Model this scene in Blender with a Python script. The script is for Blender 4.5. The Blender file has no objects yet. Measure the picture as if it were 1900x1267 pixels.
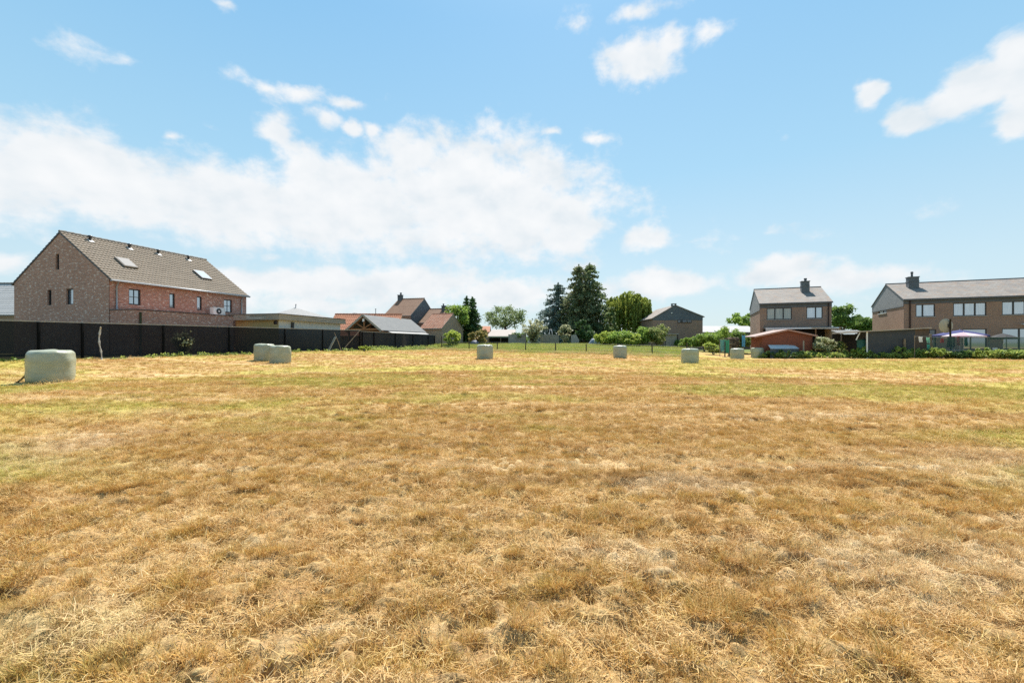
import bpy, math, random
import numpy as np
from mathutils import Vector, Matrix

R = math.radians
scene = bpy.context.scene
COL = scene.collection
rng = np.random.default_rng(7)
random.seed(7)

# ------------------------------------------------------------------ camera
EYE, F, CX, HZ = 1.5, 820.0, 950.0, 636.0          # eye height (m); focal length, centre and horizon in photo pixels
cam_d = bpy.data.cameras.new('camera'); cam = bpy.data.objects.new('camera', cam_d); COL.objects.link(cam)
cam.location = (0, 0, EYE); cam.rotation_euler = (R(90), 0, 0)
cam_d.sensor_width = 36; cam_d.lens = 36 * F / 1900
cam_d.shift_y = (HZ - 633.5) / 1900
cam_d.clip_start = 0.05; cam_d.clip_end = 8000
scene.camera = cam

def wx(px, Y): return (px - CX) / F * Y
def wz(py, Y): return EYE - (py - HZ) / F * Y
def on_wall(px, py, O, a):
    """where the sight line through a photo pixel meets the vertical plane through O along a -> (distance along a, z)"""
    s = (px - CX) / F
    t = (s * O[1] - O[0]) / (a[0] - s * a[1])
    return t, wz(py, O[1] + a[1] * t)
def on_plane(px, py, P, N):
    d = Vector(((px - CX) / F, 1, -(py - HZ) / F)); o = Vector((0, 0, EYE))
    return o + d * ((Vector(P) - o).dot(N) / d.dot(N))

# ------------------------------------------------------------------ ground height
CP = np.array([
 (0,0,0),(0,6,0),(-6,6,0),(6,6,0),(-8,12,.03),(8,12,-.02),(0,14,.02),(0,24,.08),(-16.7,16,.115),(-10,22,.13),(-24.5,22,.56),(-25.5,20,.56),
 (-22.0,30,.62),(-18,37,.68),(-15.4,45,.72),(-15.2,28.6,.175),(-13.5,66,.8),(-2,35,.2),(9.5,41,.1),(13.6,34.3,-.09),
 (22.2,45,-.2),(27,48.4,-.17),(0,50,.36),(-6,58,.55),(12,46,.25),(16,43,.12),(-28,28,.7),(-20,40,.8),(-30,45,.8),(-10.5,66,.9),(0,66,.9),
 (10,66,.9),(20,60,.5),(30,56,-.1),(38,42,.05),(42,36,.14),(34,40,.0),(48,45,.1),(30,30,0),(20,20,-.03),(25,36,-.08),(-40,30,.7),(0,95,.9),
 (-40,80,.9),(40,80,.5),(20,75,.9),(-20,60,.85),(60,40,.2),(-16,10,.06),(18,10,0),(-20,5,.1),(20,4,0),(0,-15,0)])
_s = 9.0
def _k(a, b):
    d2 = ((a[:, None, :] - b[None, :, :]) ** 2).sum(-1)
    return np.exp(-np.sqrt(d2 + 1.0) / _s)
_M = .35
_w = np.linalg.solve(_k(CP[:, :2], CP[:, :2]) + .02 * np.eye(len(CP)), CP[:, 2] - _M)
def _hash(i, j, s):
    h = (i.astype(np.int64) * 374761393 + j.astype(np.int64) * 668265263 + s * 974634477) & 0x7fffffff
    h = ((h ^ (h >> 13)) * 1274126177) & 0x7fffffff
    return ((h ^ (h >> 16)) & 0xffff) / 65535.0
def vnoise(x, y, s=0):
    i, j = np.floor(x), np.floor(y); fx, fy = x - i, y - j
    fx = fx * fx * (3 - 2 * fx); fy = fy * fy * (3 - 2 * fy)
    a, b, c, d = _hash(i, j, s), _hash(i + 1, j, s), _hash(i, j + 1, s), _hash(i + 1, j + 1, s)
    return (a * (1 - fx) + b * fx) * (1 - fy) + (c * (1 - fx) + d * fx) * fy
def macro(x, y):
    x = np.atleast_1d(np.asarray(x, float)); y = np.atleast_1d(np.asarray(y, float))
    out = np.empty(len(x)); P = np.stack([x, y], 1)
    for k in range(0, len(x), 20000):
        out[k:k+20000] = _M + _k(P[k:k+20000], CP[:, :2]) @ _w
    return out
def streaky(x, y, s):                               # noise drawn out along the mowing direction
    u, v = (x * -.77 + y * .64), (x * .64 + y * .77)
    return vnoise(u * .35, v * 1.5, s)
def ground(x, y):
    x = np.atleast_1d(np.asarray(x, float)); y = np.atleast_1d(np.asarray(y, float))
    r = np.hypot(x, y); near = np.exp(-r / 26)
    m = (vnoise(x * 4.6, y * 6.2, 1) - .5) * .055 + (vnoise(x * 11, y * 14, 2) - .5) * .075 + (vnoise(x * 24, y * 26, 6) - .5) * .022 + (vnoise(x * 1.7, y * 1.7, 3) - .5) * .03
    q = vnoise(x * 5.0 + 3, y * 6.5 + 8, 41) * .7 + vnoise(x * 13, y * 15, 42) * .3
    q = np.clip((q - .57) / .15, 0, 1); m = m - .062 * q * q * (3 - 2 * q)                     # hollows between the clumps
    m = m * near + (vnoise(x * .6, y * .6, 4) - .5) * .05 + (streaky(x, y, 9) - .5) * .05
    return macro(x, y) + m * np.clip(1.6 - r / 60, 0, 1)
def gz(x, y): return float(ground(x, y)[0])

# ------------------------------------------------------------------ materials
def new_mat(name):
    m = bpy.data.materials.new(name); m.use_nodes = True
    nt = m.node_tree; nt.nodes.clear()
    out = nt.nodes.new('ShaderNodeOutputMaterial')
    return m, nt, out
class NT:
    def __init__(s, nt): s.nt = nt
    def n(s, kind, **kw):
        nd = s.nt.nodes.new('ShaderNode' + kind)
        for k, v in kw.items():
            if k.startswith('i_'):
                key = k[2:]; key = int(key) if key.isdigit() else key.replace('_', ' ')
                nd.inputs[key].default_value = v
            else: setattr(nd, k, v)
        return nd
    def l(s, a, b): s.nt.links.new(a, b)
    def ramp(s, fac, stops):
        r = s.n('ValToRGB'); e = r.color_ramp.elements
        while len(e) < len(stops): e.new(.5)
        for el, (p, c) in zip(e, stops):
            el.position = p; el.color = c if len(c) == 4 else (*c, 1)
        s.l(fac, r.inputs[0]); return r.outputs[0]
    def mix(s, fac, a, b, mode='MIX'):
        m = s.n('Mix', data_type='RGBA', blend_type=mode)
        for sock, v in ((m.inputs[0], fac), (m.inputs[6], a), (m.inputs[7], b)):
            if hasattr(v, 'is_linked') or isinstance(v, bpy.types.NodeSocket): s.l(v, sock)
            else: sock.default_value = (*v, 1) if isinstance(v, tuple) and len(v) == 3 else v
        return m.outputs[2]
    def math(s, op, a, b=None, c=None, clamp=False):
        m = s.n('Math', operation=op, use_clamp=clamp)
        for i, v in enumerate((a, b, c)):
            if v is None: continue
            if isinstance(v, bpy.types.NodeSocket): s.l(v, m.inputs[i])
            else: m.inputs[i].default_value = v
        return m.outputs[0]
    def smooth(s, v, lo, hi):
        m = s.n('MapRange', interpolation_type='SMOOTHSTEP'); m.inputs[1].default_value = lo; m.inputs[2].default_value = hi
        s.l(v, m.inputs[0]); return m.outputs[0]
    def noise(s, vec, scale, detail=3, rough=.55, dist=0):
        t = s.n('TexNoise'); t.inputs['Scale'].default_value = scale; t.inputs['Detail'].default_value = detail
        t.inputs['Roughness'].default_value = rough; t.inputs['Distortion'].default_value = dist
        if vec is not None: s.l(vec, t.inputs['Vector'])
        return t.outputs[0]
    def mapping(s, vec, scale=(1,1,1), rot=(0,0,0), loc=(0,0,0)):
        m = s.n('Mapping'); m.inputs['Scale'].default_value = scale; m.inputs['Rotation'].default_value = rot; m.inputs['Location'].default_value = loc
        s.l(vec, m.inputs['Vector']); return m.outputs[0]

def pm(name, c1, c2=None, scale=2.0, rough=.7, bump=0, bscale=None, stretch=(1,1,1), spec=.3, metal=0):
    """principled with a two-tone noise"""
    m, nt, out = new_mat(name); b = NT(nt)
    c2 = c2 or tuple(v * .75 for v in c1)
    tc = b.n('TexCoord'); v = b.mapping(tc.outputs['Object'], stretch)
    n1 = b.noise(v, scale, 5, .6)
    p = b.n('BsdfPrincipled'); p.inputs['Roughness'].default_value = rough; p.inputs['Specular IOR Level'].default_value = spec
    p.inputs['Metallic'].default_value = metal
    b.l(b.ramp(n1, [(.32, c1), (.68, c2)]), p.inputs['Base Color'])
    if bump:
        bp = b.n('Bump', i_Strength=bump, i_Distance=.02); b.l(b.noise(v, bscale or scale * 6, 4), bp.inputs['Height'])
        b.l(bp.outputs[0], p.inputs['Normal'])
    b.l(p.outputs[0], out.inputs[0]); return m

def brick_mat(name, ca, cb, mortar, pale, dark, paleamt=.5, bw=.22, bh=.075):
    m, nt, out = new_mat(name); b = NT(nt)
    uv = b.n('UVMap'); v = uv.outputs[0]
    br = b.n('TexBrick'); br.inputs['Scale'].default_value = 1; br.inputs['Brick Width'].default_value = bw
    br.inputs['Row Height'].default_value = bh; br.inputs['Mortar Size'].default_value = .008; br.inputs['Mortar Smooth'].default_value = .3
    br.inputs['Color1'].default_value = (*ca, 1); br.inputs['Color2'].default_value = (*cb, 1); br.inputs['Mortar'].default_value = (*mortar, 1)
    b.l(v, br.inputs['Vector'])
    blot = b.noise(b.mapping(v, (3.4, 9, 1)), 1, 3, .7)
    c = b.mix(b.math('MULTIPLY', b.smooth(blot, .54, .66), paleamt), br.outputs[0], pale)
    blot2 = b.noise(b.mapping(v, (3.3, 8, 1), loc=(7, 3, 0)), 1, 3, .7)
    c = b.mix(b.math('MULTIPLY', b.smooth(blot2, .55, .7), .55), c, dark)
    big = b.noise(v, .45, 4, .6)
    c = b.mix(b.math('MULTIPLY', b.smooth(big, .35, .75), .3), c, tuple(.6 * x for x in ca))
    p = b.n('BsdfPrincipled', i_Roughness=.9); p.inputs['Specular IOR Level'].default_value = .15
    b.l(c, p.inputs['Base Color'])
    bp = b.n('Bump', i_Strength=.5, i_Distance=.01); b.l(br.outputs[1], bp.inputs['Height']); bp.invert = True
    b.l(bp.outputs[0], p.inputs['Normal']); b.l(p.outputs[0], out.inputs[0]); return m

def tile_mat(name, ca, cb, cc, tw=.23, th=.33, rough=.75, lichen=None, amt=.5, gap=.004):
    m, nt, out = new_mat(name); b = NT(nt)
    v = b.n('UVMap').outputs[0]
    br = b.n('TexBrick'); br.offset = 0 if gap < .005 else .5
    br.inputs['Scale'].default_value = 1; br.inputs['Brick Width'].default_value = tw; br.inputs['Row Height'].default_value = th
    br.inputs['Mortar Size'].default_value = gap; br.inputs['Color1'].default_value = (*ca, 1); br.inputs['Color2'].default_value = (*cb, 1)
    br.inputs['Mortar'].default_value = (*tuple(x * .4 for x in ca), 1); b.l(v, br.inputs['Vector'])
    n = b.noise(v, .9, 5, .65); c = b.mix(b.math('MULTIPLY', b.smooth(n, .42, .7), amt), br.outputs[0], cc)
    if lichen:
        n2 = b.noise(v, 1.6, 6, .72, .6); c = b.mix(b.math('MULTIPLY', b.smooth(n2, .48, .66), .7), c, lichen)
    p = b.n('BsdfPrincipled', i_Roughness=rough); p.inputs['Specular IOR Level'].default_value = .25
    b.l(c, p.inputs['Base Color'])
    bp = b.n('Bump', i_Strength=.35, i_Distance=.02); b.l(br.outputs[1], bp.inputs['Height']); bp.invert = True
    b.l(bp.outputs[0], p.inputs['Normal'])
    b.l(p.outputs[0], out.inputs[0]); return m

def leaf_mat(name, dark, mid, light, trans=.35, rough=.55):
    m, nt, out = new_mat(name); b = NT(nt)
    g = b.n('NewGeometry')
    dark, mid, light = (tuple(min(.8, x * 1.35) for x in q) for q in (dark, mid, light))
    c = b.ramp(g.outputs['Random Per Island'], [(0, dark), (.55, mid), (1, light)])
    tc = b.n('TexCoord'); n = b.noise(tc.outputs['Object'], .9, 3)
    c = b.mix(b.math('MULTIPLY', b.smooth(n, .4, .7), .45), c, dark)
    p = b.n('BsdfPrincipled', i_Roughness=rough); p.inputs['Specular IOR Level'].default_value = .3
    b.l(c, p.inputs['Base Color'])
    t = b.n('BsdfTranslucent'); b.l(b.mix(.5, c, tuple(min(1, x * 1.3) for x in light)), t.inputs[0])
    mx = b.n('MixShader'); mx.inputs[0].default_value = trans
    b.l(p.outputs[0], mx.inputs[1]); b.l(t.outputs[0], mx.inputs[2]); b.l(mx.outputs[0], out.inputs[0]); return m

def glass_mat(name, col, rough=.04, gl=.35, curtain_sky=None):
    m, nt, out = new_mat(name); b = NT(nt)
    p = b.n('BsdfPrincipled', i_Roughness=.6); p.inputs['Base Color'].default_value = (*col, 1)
    if curtain_sky:  # second tone: curtains, and sky reflection painted into the pale panes
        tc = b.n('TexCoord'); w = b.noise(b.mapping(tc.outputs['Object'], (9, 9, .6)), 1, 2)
        b.l(b.ramp(w, [(.35, col), (.65, curtain_sky)]), p.inputs['Base Color'])
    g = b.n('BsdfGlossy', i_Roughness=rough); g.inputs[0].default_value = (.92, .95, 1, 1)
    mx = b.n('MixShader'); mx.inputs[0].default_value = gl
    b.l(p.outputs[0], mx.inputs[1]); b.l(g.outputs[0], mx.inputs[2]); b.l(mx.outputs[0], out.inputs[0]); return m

def net_mat(name, col, clear, col2=None, rough=.8):
    m, nt, out = new_mat(name); b = NT(nt)
    tc = b.n('TexCoord'); n = b.noise(tc.outputs['Object'], 1.1, 5, .65)
    d = b.n('BsdfPrincipled', i_Roughness=rough); d.inputs['Specular IOR Level'].default_value = .2
    b.l(b.ramp(n, [(.35, col), (.7, col2 or tuple(x * 1.7 for x in col))]), d.inputs['Base Color'])
    t = b.n('BsdfTransparent'); mx = b.n('MixShader'); mx.inputs[0].default_value = clear
    b.l(d.outputs[0], mx.inputs[1]); b.l(t.outputs[0], mx.inputs[2]); b.l(mx.outputs[0], out.inputs[0]); return m

# field colours: shared by soil and blades; patches belong to the place (world position)
def field_masks(b):
    g = b.n('NewGeometry'); pos = g.outputs['Position']
    n1 = b.noise(pos, .16, 3, .6, .4)
    st = b.noise(b.mapping(pos, (.10, .55, .3), rot=(0, 0, R(40))), 1, 3, .6)
    sm = b.math('ADD', b.math('MULTIPLY', n1, .6), b.math('MULTIPLY', st, .4))
    sx = b.n('SeparateXYZ'); b.l(pos, sx.inputs[0])
    dist = b.math('SQRT', b.math('ADD', b.math('MULTIPLY', sx.outputs[0], sx.outputs[0]), b.math('MULTIPLY', sx.outputs[1], sx.outputs[1])))
    bias = b.math('MULTIPLY', b.smooth(dist, 5, 20), .046)
    for cx, cy, rx, ry, amt in ((-6.2, 9.6, 5.5, 3.0, .10), (-13, 15, 7, 4, .07), (12.5, 13.6, 9, 2.2, .22), (-3.5, 24, 8, 3, .08), (7.5, 7.2, 3.0, 1.2, .12), (22, 30, 20, 9, .11), (1.5, 12, 3, 1.4, .07), (-24, 18, 6, 4, .10)):
        q = b.n('VectorMath', operation='MULTIPLY_ADD'); b.l(pos, q.inputs[0]); q.inputs[1].default_value = (1/rx, 1/ry, 0); q.inputs[2].default_value = (-cx/rx, -cy/ry, 0)
        ln = b.n('VectorMath', operation='LENGTH'); b.l(q.outputs[0], ln.inputs[0])
        bias = b.math('ADD', bias, b.math('MULTIPLY_ADD', b.smooth(ln.outputs['Value'], .2, 1.25), -amt, amt))
    return pos, g, b.math('ADD', sm, bias), dist
def swaths(b, pos, c):
    # straw lies in long swaths left by the mower; some spots are pale, some browner
    st = b.noise(b.mapping(pos, (.07, 1.25, .3), rot=(0, 0, R(40)), loc=(3, 7, 0)), 1, 4, .65)
    c = b.mix(b.math('MULTIPLY', b.smooth(st, .52, .66), .50), c, (.74, .56, .32))
    c = b.mix(b.math('MULTIPLY', b.smooth(st, .46, .34), .55), c, (.33, .19, .075))
    pale = None
    for cx, cy, rx, ry in ((2.9, 3.0, 1.9, .75), (5.9, 5.3, 2.0, 1.2), (-6.7, 5.9, 1.8, 2.4), (.8, 3.1, .6, .5), (6.5, 9.0, 3, .8), (-2.4, 2.3, .9, .4), (12, 19, 4, .9), (1.8, 4.6, 1.2, .4), (-9, 20, 4, .8)):
        q = b.n('VectorMath', operation='MULTIPLY_ADD'); b.l(pos, q.inputs[0]); q.inputs[1].default_value = (1/rx, 1/ry, 0); q.inputs[2].default_value = (-cx/rx, -cy/ry, 0)
        ln = b.n('VectorMath', operation='LENGTH'); b.l(q.outputs[0], ln.inputs[0]); v = b.math('SUBTRACT', 1.0, ln.outputs['Value'])
        pale = v if pale is None else b.math('MAXIMUM', pale, v)
    pn = b.math('ADD', pale, b.math('MULTIPLY_ADD', b.noise(pos, 2.2, 4, .65), 1.6, -.8))
    return b.mix(b.math('MULTIPLY', b.smooth(pn, .05, .7), .30), c, (.74, .60, .40))
def blade_mat(name, stops, green, amt=.8, trans=.25, lo=.52, hi=.64, swath=True):
    m, nt, out = new_mat(name); b = NT(nt)
    pos, g, sm, dist = field_masks(b)
    rnd = g.outputs['Random Per Island']
    c = b.ramp(rnd, stops)
    olive = b.noise(pos, 3.0, 4, .65, .3); c = b.mix(b.math('MULTIPLY', b.smooth(olive, .51, .63), .24), c, (.45, .36, .09))
    brown = b.noise(pos, .9, 4, .65)
    c = b.mix(b.math('MULTIPLY', b.smooth(brown, .48, .66), .50), c, (.47, .265, .10))
    clod = b.noise(pos, 5.5, 4, .6)
    c = b.mix(b.math('MULTIPLY', b.smooth(clod, .50, .66), .55), c, (.39, .225, .08)); c = b.mix(b.math('MULTIPLY', b.smooth(clod, .46, .34), .35), c, (.78, .56, .30)); c = swaths(b, pos, c) if swath else c
    gm = b.smooth(sm, lo, hi)
    c = b.mix(b.math('MULTIPLY', b.math('MULTIPLY', gm, amt), b.smooth(b.math('FRACT', b.math('MULTIPLY', rnd, 17.3)), .05, .75)), c, green)
    p = b.n('BsdfPrincipled', i_Roughness=.75); p.inputs['Specular IOR Level'].default_value = .08; b.l(c, p.inputs['Base Color'])
    t = b.n('BsdfTranslucent'); b.l(c, t.inputs[0]); mx = b.n('MixShader'); mx.inputs[0].default_value = trans
    b.l(p.outputs[0], mx.inputs[1]); b.l(t.outputs[0], mx.inputs[2]); b.l(mx.outputs[0], out.inputs[0]); return m
def soil_mat():
    m, nt, out = new_mat('field_soil_and_thatch'); b = NT(nt)
    pos, g, sm, dist = field_masks(b)
    f = b.noise(pos, 26, 6, .75); f2 = b.noise(pos, 3.2, 6, .7); f3 = b.noise(b.mapping(pos, (60, 25, 40), rot=(0, 0, R(25))), 1, 4, .7)
    c = b.ramp(f, [(.28, (.17, .080, .024)), (.46, (.36, .215, .085)), (.62, (.54, .37, .165)), (.8, (.66, .49, .25))])
    c = b.mix(b.math('MULTIPLY', b.smooth(f3, .5, .7), .6), c, (.62, .45, .20))
    c = b.mix(b.math('MULTIPLY', b.smooth(f2, .45, .68), .6), c, (.38, .23, .11))
    c = swaths(b, pos, c)
    c = b.mix(b.math('MULTIPLY', b.smooth(sm, .50, .64), .62), c, (.38, .35, .06))
    sx = b.n('SeparateXYZ'); b.l(pos, sx.inputs[0])
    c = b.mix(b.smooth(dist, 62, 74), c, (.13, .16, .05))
    side = b.math('ADD', b.math('MULTIPLY', sx.outputs[1], .44), b.math('SUBTRACT', -35.3, sx.outputs[0]))
    c = b.mix(b.smooth(side, .0, .5), c, b.ramp(f, [(.3, (.085, .085, .040)), (.7, (.17, .155, .075))]))
    p = b.n('BsdfPrincipled', i_Roughness=.95); p.inputs['Specular IOR Level'].default_value = .1; b.l(c, p.inputs['Base Color'])
    bp = b.n('Bump', i_Strength=.9, i_Distance=.06)
    hh = b.math('ADD', b.math('MULTIPLY', f, .5), b.math('MULTIPLY', b.noise(pos, 7, 5, .7), .8)); b.l(hh, bp.inputs['Height'])
    b.l(bp.outputs[0], p.inputs['Normal']); b.l(p.outputs[0], out.inputs[0]); return m

# ------------------------------------------------------------------ mesh helpers
class MB:
    def __init__(s): s.v = []; s.f = []; s.mi = []; s.smooth = False
    def poly(s, pts, m=0):
        i = len(s.v); s.v += [tuple(p) for p in pts]; s.f.append(tuple(range(i, i + len(pts)))); s.mi.append(m)
    def box(s, lo, hi, m=0, ax=None):
        (a, b, c), (d, e, f) = lo, hi
        P = [(a,b,c),(d,b,c),(d,e,c),(a,e,c),(a,b,f),(d,b,f),(d,e,f),(a,e,f)]
        for q in ((0,3,2,1),(4,5,6,7),(0,1,5,4),(1,2,6,5),(2,3,7,6),(3,0,4,7)): s.poly([P[k] for k in q], m)
        return s
    def prism(s, poly, ext, m=0):
        e = Vector(ext); A = [Vector(p) for p in poly]; B = [p + e for p in A]
        n = (A[1] - A[0]).cross(A[2] - A[0])
        if n.dot(e) > 0: A, B = A[::-1], B[::-1]
        s.poly(A, m); s.poly(B[::-1], m); k = len(A)
        for i in range(k): s.poly([A[(i+1) % k], A[i], B[i], B[(i+1) % k]], m)
        return s
    def beam(s, p, q, w, h=None, m=0, up=(0,0,1)):
        p, q = Vector(p), Vector(q); d = (q - p).normalized(); up = Vector(up)
        if abs(d.dot(up)) > .95: up = Vector((1, 0, 0))
        x = d.cross(up).normalized() * w / 2; y = x.normalized().cross(d) * (h or w) / 2
        s.prism([p - x - y, p + x - y, p + x + y, p - x + y], q - p, m); return s
    def tube(s, pts, rad, n=8, m=0, cap=True):
        pts = [Vector(p) for p in pts]; rad = rad if hasattr(rad, '__len__') else [rad] * len(pts)
        rings = []
        for i, p in enumerate(pts):
            d = (pts[min(i+1, len(pts)-1)] - pts[max(i-1, 0)]).normalized()
            a = Vector((1, 0, 0)) if abs(d.x) < .8 else Vector((0, 1, 0))
            x = d.cross(a).normalized(); y = d.cross(x)
            b0 = len(s.v)
            for k in range(n):
                t = 2 * math.pi * k / n; s.v.append(tuple(p + (x * math.cos(t) + y * math.sin(t)) * rad[i]))
            rings.append(b0)
        for a, b in zip(rings, rings[1:]):
            for k in range(n): s.f.append((a + k, b + k, b + (k+1) % n, a + (k+1) % n)[::-1]); s.mi.append(m)
        if cap:
            s.f.append(tuple(rings[0] + k for k in range(n))); s.mi.append(m)
            s.f.append(tuple(rings[-1] + k for k in range(n))[::-1]); s.mi.append(m)
        return s
    def lathe(s, prof, c=(0,0,0), n=16, m=0, jit=None):
        rings = []
        for (r, z) in prof:
            b0 = len(s.v)
            for k in range(n):
                t = 2 * math.pi * k / n; s.v.append((c[0] + r * math.cos(t), c[1] + r * math.sin(t), c[2] + z))
            rings.append(b0)
        for a, b in zip(rings, rings[1:]):
            for k in range(n): s.f.append((a + k, a + (k+1) % n, b + (k+1) % n, b + k)); s.mi.append(m)
        s.f.append(tuple(rings[0] + k for k in range(n))[::-1]); s.mi.append(m)
        s.f.append(tuple(rings[-1] + k for k in range(n))); s.mi.append(m); return s
    def build(s, name, mats, parent=None, smooth=False, uv=True):
        me = bpy.data.meshes.new(name); me.from_pydata(s.v, [], s.f)
        mats = mats if isinstance(mats, (list, tuple)) else [mats]
        for m in mats: me.materials.append(m)
        me.polygons.foreach_set('material_index', s.mi)
        if smooth: me.polygons.foreach_set('use_smooth', [True] * len(s.f))
        me.update()
        if uv:
            L = me.uv_layers.new(name='UVMap').data
            co = me.vertices
            for p in me.polygons:
                n = p.normal
                if abs(n.z) > .985: ux, vy = Vector((1,0,0)), Vector((0,1,0))
                else:
                    ux = Vector((0,0,1)).cross(n).normalized(); vy = n.cross(ux)
                for li in p.loop_indices:
                    q = co[me.loops[li].vertex_index].co; L[li].uv = (q.dot(ux), q.dot(vy))
        o = bpy.data.objects.new(name, me); COL.objects.link(o)
        if parent: o.parent = parent
        return o

def fast_quads(name, V, mat, parent=None, tri=False, extra=None):
    """V: (n, k, 3) corner array -> one mesh of separate faces"""
    n, k, _ = V.shape; me = bpy.data.meshes.new(name)
    me.vertices.add(n * k); me.vertices.foreach_set('co', V.reshape(-1).astype(np.float32))
    me.loops.add(n * k); me.loops.foreach_set('vertex_index', np.arange(n * k, dtype=np.int32))
    me.polygons.add(n); me.polygons.foreach_set('loop_start', np.arange(0, n * k, k, dtype=np.int32))
    me.polygons.foreach_set('loop_total', np.full(n, k, np.int32))
    me.materials.append(mat); me.update(calc_edges=True)
    o = bpy.data.objects.new(name, me); COL.objects.link(o)
    if parent: o.parent = parent
    return o

def empty(name, loc=(0,0,0), rz=0):
    o = bpy.data.objects.new(name, None); COL.objects.link(o); o.location = loc; o.rotation_euler = (0, 0, rz); o.empty_display_size = .3
    return o
def tag(o, label=None, cat=None, group=None, kind=None):
    if label: o['label'] = label
    if cat: o['category'] = cat
    if group: o['group'] = group
    if kind: o['kind'] = kind
    return o

def wall_face(mb, O, a, nin, xs, top, holes, depth=.13, base=0.0, m=0, rm=None):
    """a wall from O along a (unit), with rectangular openings (x0,x1,z0,z1) and their reveals; nin points inward"""
    O, a, nin = Vector(O), Vector(a), Vector(nin)
    P = lambda x, z, d=0: O + a * x + Vector((0, 0, z)) + nin * d
    flip = a.cross(Vector((0,0,1))).dot(nin) > 0            # outward normal of (x right, z up) winding
    def quad(pts): mb.poly(pts if not flip else pts[::-1], m)
    cuts = sorted(set(list(xs) + [h[0] for h in holes] + [h[1] for h in holes]))
    for x0, x1 in zip(cuts, cuts[1:]):
        if x1 - x0 < 1e-6: continue
        hs = sorted([h for h in holes if h[0] <= x0 + 1e-6 and h[1] >= x1 - 1e-6], key=lambda h: h[2])
        z = base
        for h in hs:
            if h[2] > z + 1e-6: quad([P(x0, z), P(x1, z), P(x1, h[2]), P(x0, h[2])])
            z = h[3]
        quad([P(x0, z), P(x1, z), P(x1, top(x1)), P(x0, top(x0))])
    rr = m if rm is None else rm
    for x0, x1, z0, z1 in holes:
        for A, B in (((x0,z0),(x0,z1)), ((x0,z1),(x1,z1)), ((x1,z1),(x1,z0)), ((x1,z0),(x0,z0))):
            q = [P(*A), P(*B), P(*B, depth), P(*A, depth)]
            mb.poly(q if not flip else q[::-1], rr)

def window(root, O, a, nin, rect, fm, gm, panes=(1,), depth=.09, fw=.07, sill=None, bars=0, name='window', hb=0):
    """frame mesh with its panes and sill as children"""
    O, a, nin = Vector(O), Vector(a), Vector(nin); x0, x1, z0, z1 = rect
    P = lambda x, z, d: O + a * x + Vector((0, 0, z)) + nin * d
    def bar(mb, xa, xb, za, zb, d0, d1):
        mb.prism([P(xa, za, d0), P(xb, za, d0), P(xb, zb, d0), P(xa, zb, d0)], nin * (d1 - d0))
    f = MB(); d0, d1 = depth - .045, depth + .035
    bar(f, x0 + .002, x1 - .002, z0 + .002, z0 + fw, d0, d1); bar(f, x0 + .002, x1 - .002, z1 - fw, z1 - .002, d0, d1)
    bar(f, x0 + .002, x0 + fw, z0 + fw, z1 - fw, d0, d1); bar(f, x1 - fw, x1 - .002, z0 + fw, z1 - fw, d0, d1)
    tot = float(sum(panes)); xa = x0; xs = []
    for i, w in enumerate(panes):
        xb = xa + (x1 - x0) * w / tot; xs.append((xa, xb))
        if i < len(panes) - 1: bar(f, xb - fw * .8, xb + fw * .8, z0 + fw, z1 - fw, d0 + .002, d1 - .002)
        if bars: bar(f, (xa+xb)/2 - .018, (xa+xb)/2 + .018, z0 + fw, z1 - fw, d0 + .012, d0 + .04)
        xa = xb
    if hb: bar(f, x0 + fw, x1 - fw, (z0+z1)/2 - .018, (z0+z1)/2 + .018, d0 + .01, d0 + .038)
    o = f.build(name, fm, root)
    for i, (xa, xb) in enumerate(xs):
        g = MB(); bar(g, xa + fw * .6, xb - fw * .6, z0 + fw * .6, z1 - fw * .6, depth, depth + .02)
        g.build('pane', gm[i % len(gm)] if isinstance(gm, (list, tuple)) else gm, o)
    if sill:
        s = MB(); bar(s, x0 - .05, x1 + .05, z0 - .07, z0 - .002, -.07, depth); s.build('sill', sill, o)
    return o

def pantiles(mb, O, along, down, L, S, tw=.23, th=.33, amp=.03, lift=.035, m=0, sub=4):
    """rows of real pantiles: O is the ridge end, along the ridge (unit), down the slope (unit)"""
    O, al, dn = Vector(O), Vector(along), Vector(down)
    nrm = al.cross(dn); nrm = nrm if nrm.z > 0 else -nrm
    nc = max(1, round(L / tw)); nr = max(1, round(S / th)); tw = L / nc; th = S / nr
    prof = [0, .75, 1, .45][:4] if sub == 4 else [0, 1]
    nu = nc * len(prof) + 1
    for j in range(nr):
        i0 = len(mb.v); wob = random.uniform(-.004, .004)
        for (v, h) in ((j * th, 0.0), ((j + 1) * th, lift), ((j + 1) * th, -.004)):
            for i in range(nu):
                hh = prof[i % len(prof)] * amp * (1 if h >= 0 else 1) + h + wob
                mb.v.append(tuple(O + al * (i * tw / len(prof)) + dn * v + nrm * hh))
        for r in (0, 1):
            for i in range(nu - 1):
                a = i0 + r * nu + i; q = (a, a + nu, a + nu + 1, a + 1)
                mb.f.append(q); mb.mi.append(m)
    return mb
def fix_up(mb, start=0):
    """turn every face from index start so that it looks upward"""
    for k in range(start, len(mb.f)):
        p = [Vector(mb.v[i]) for i in mb.f[k]]
        if (p[1] - p[0]).cross(p[2] - p[0]).z < 0: mb.f[k] = mb.f[k][::-1]
    return mb

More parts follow.
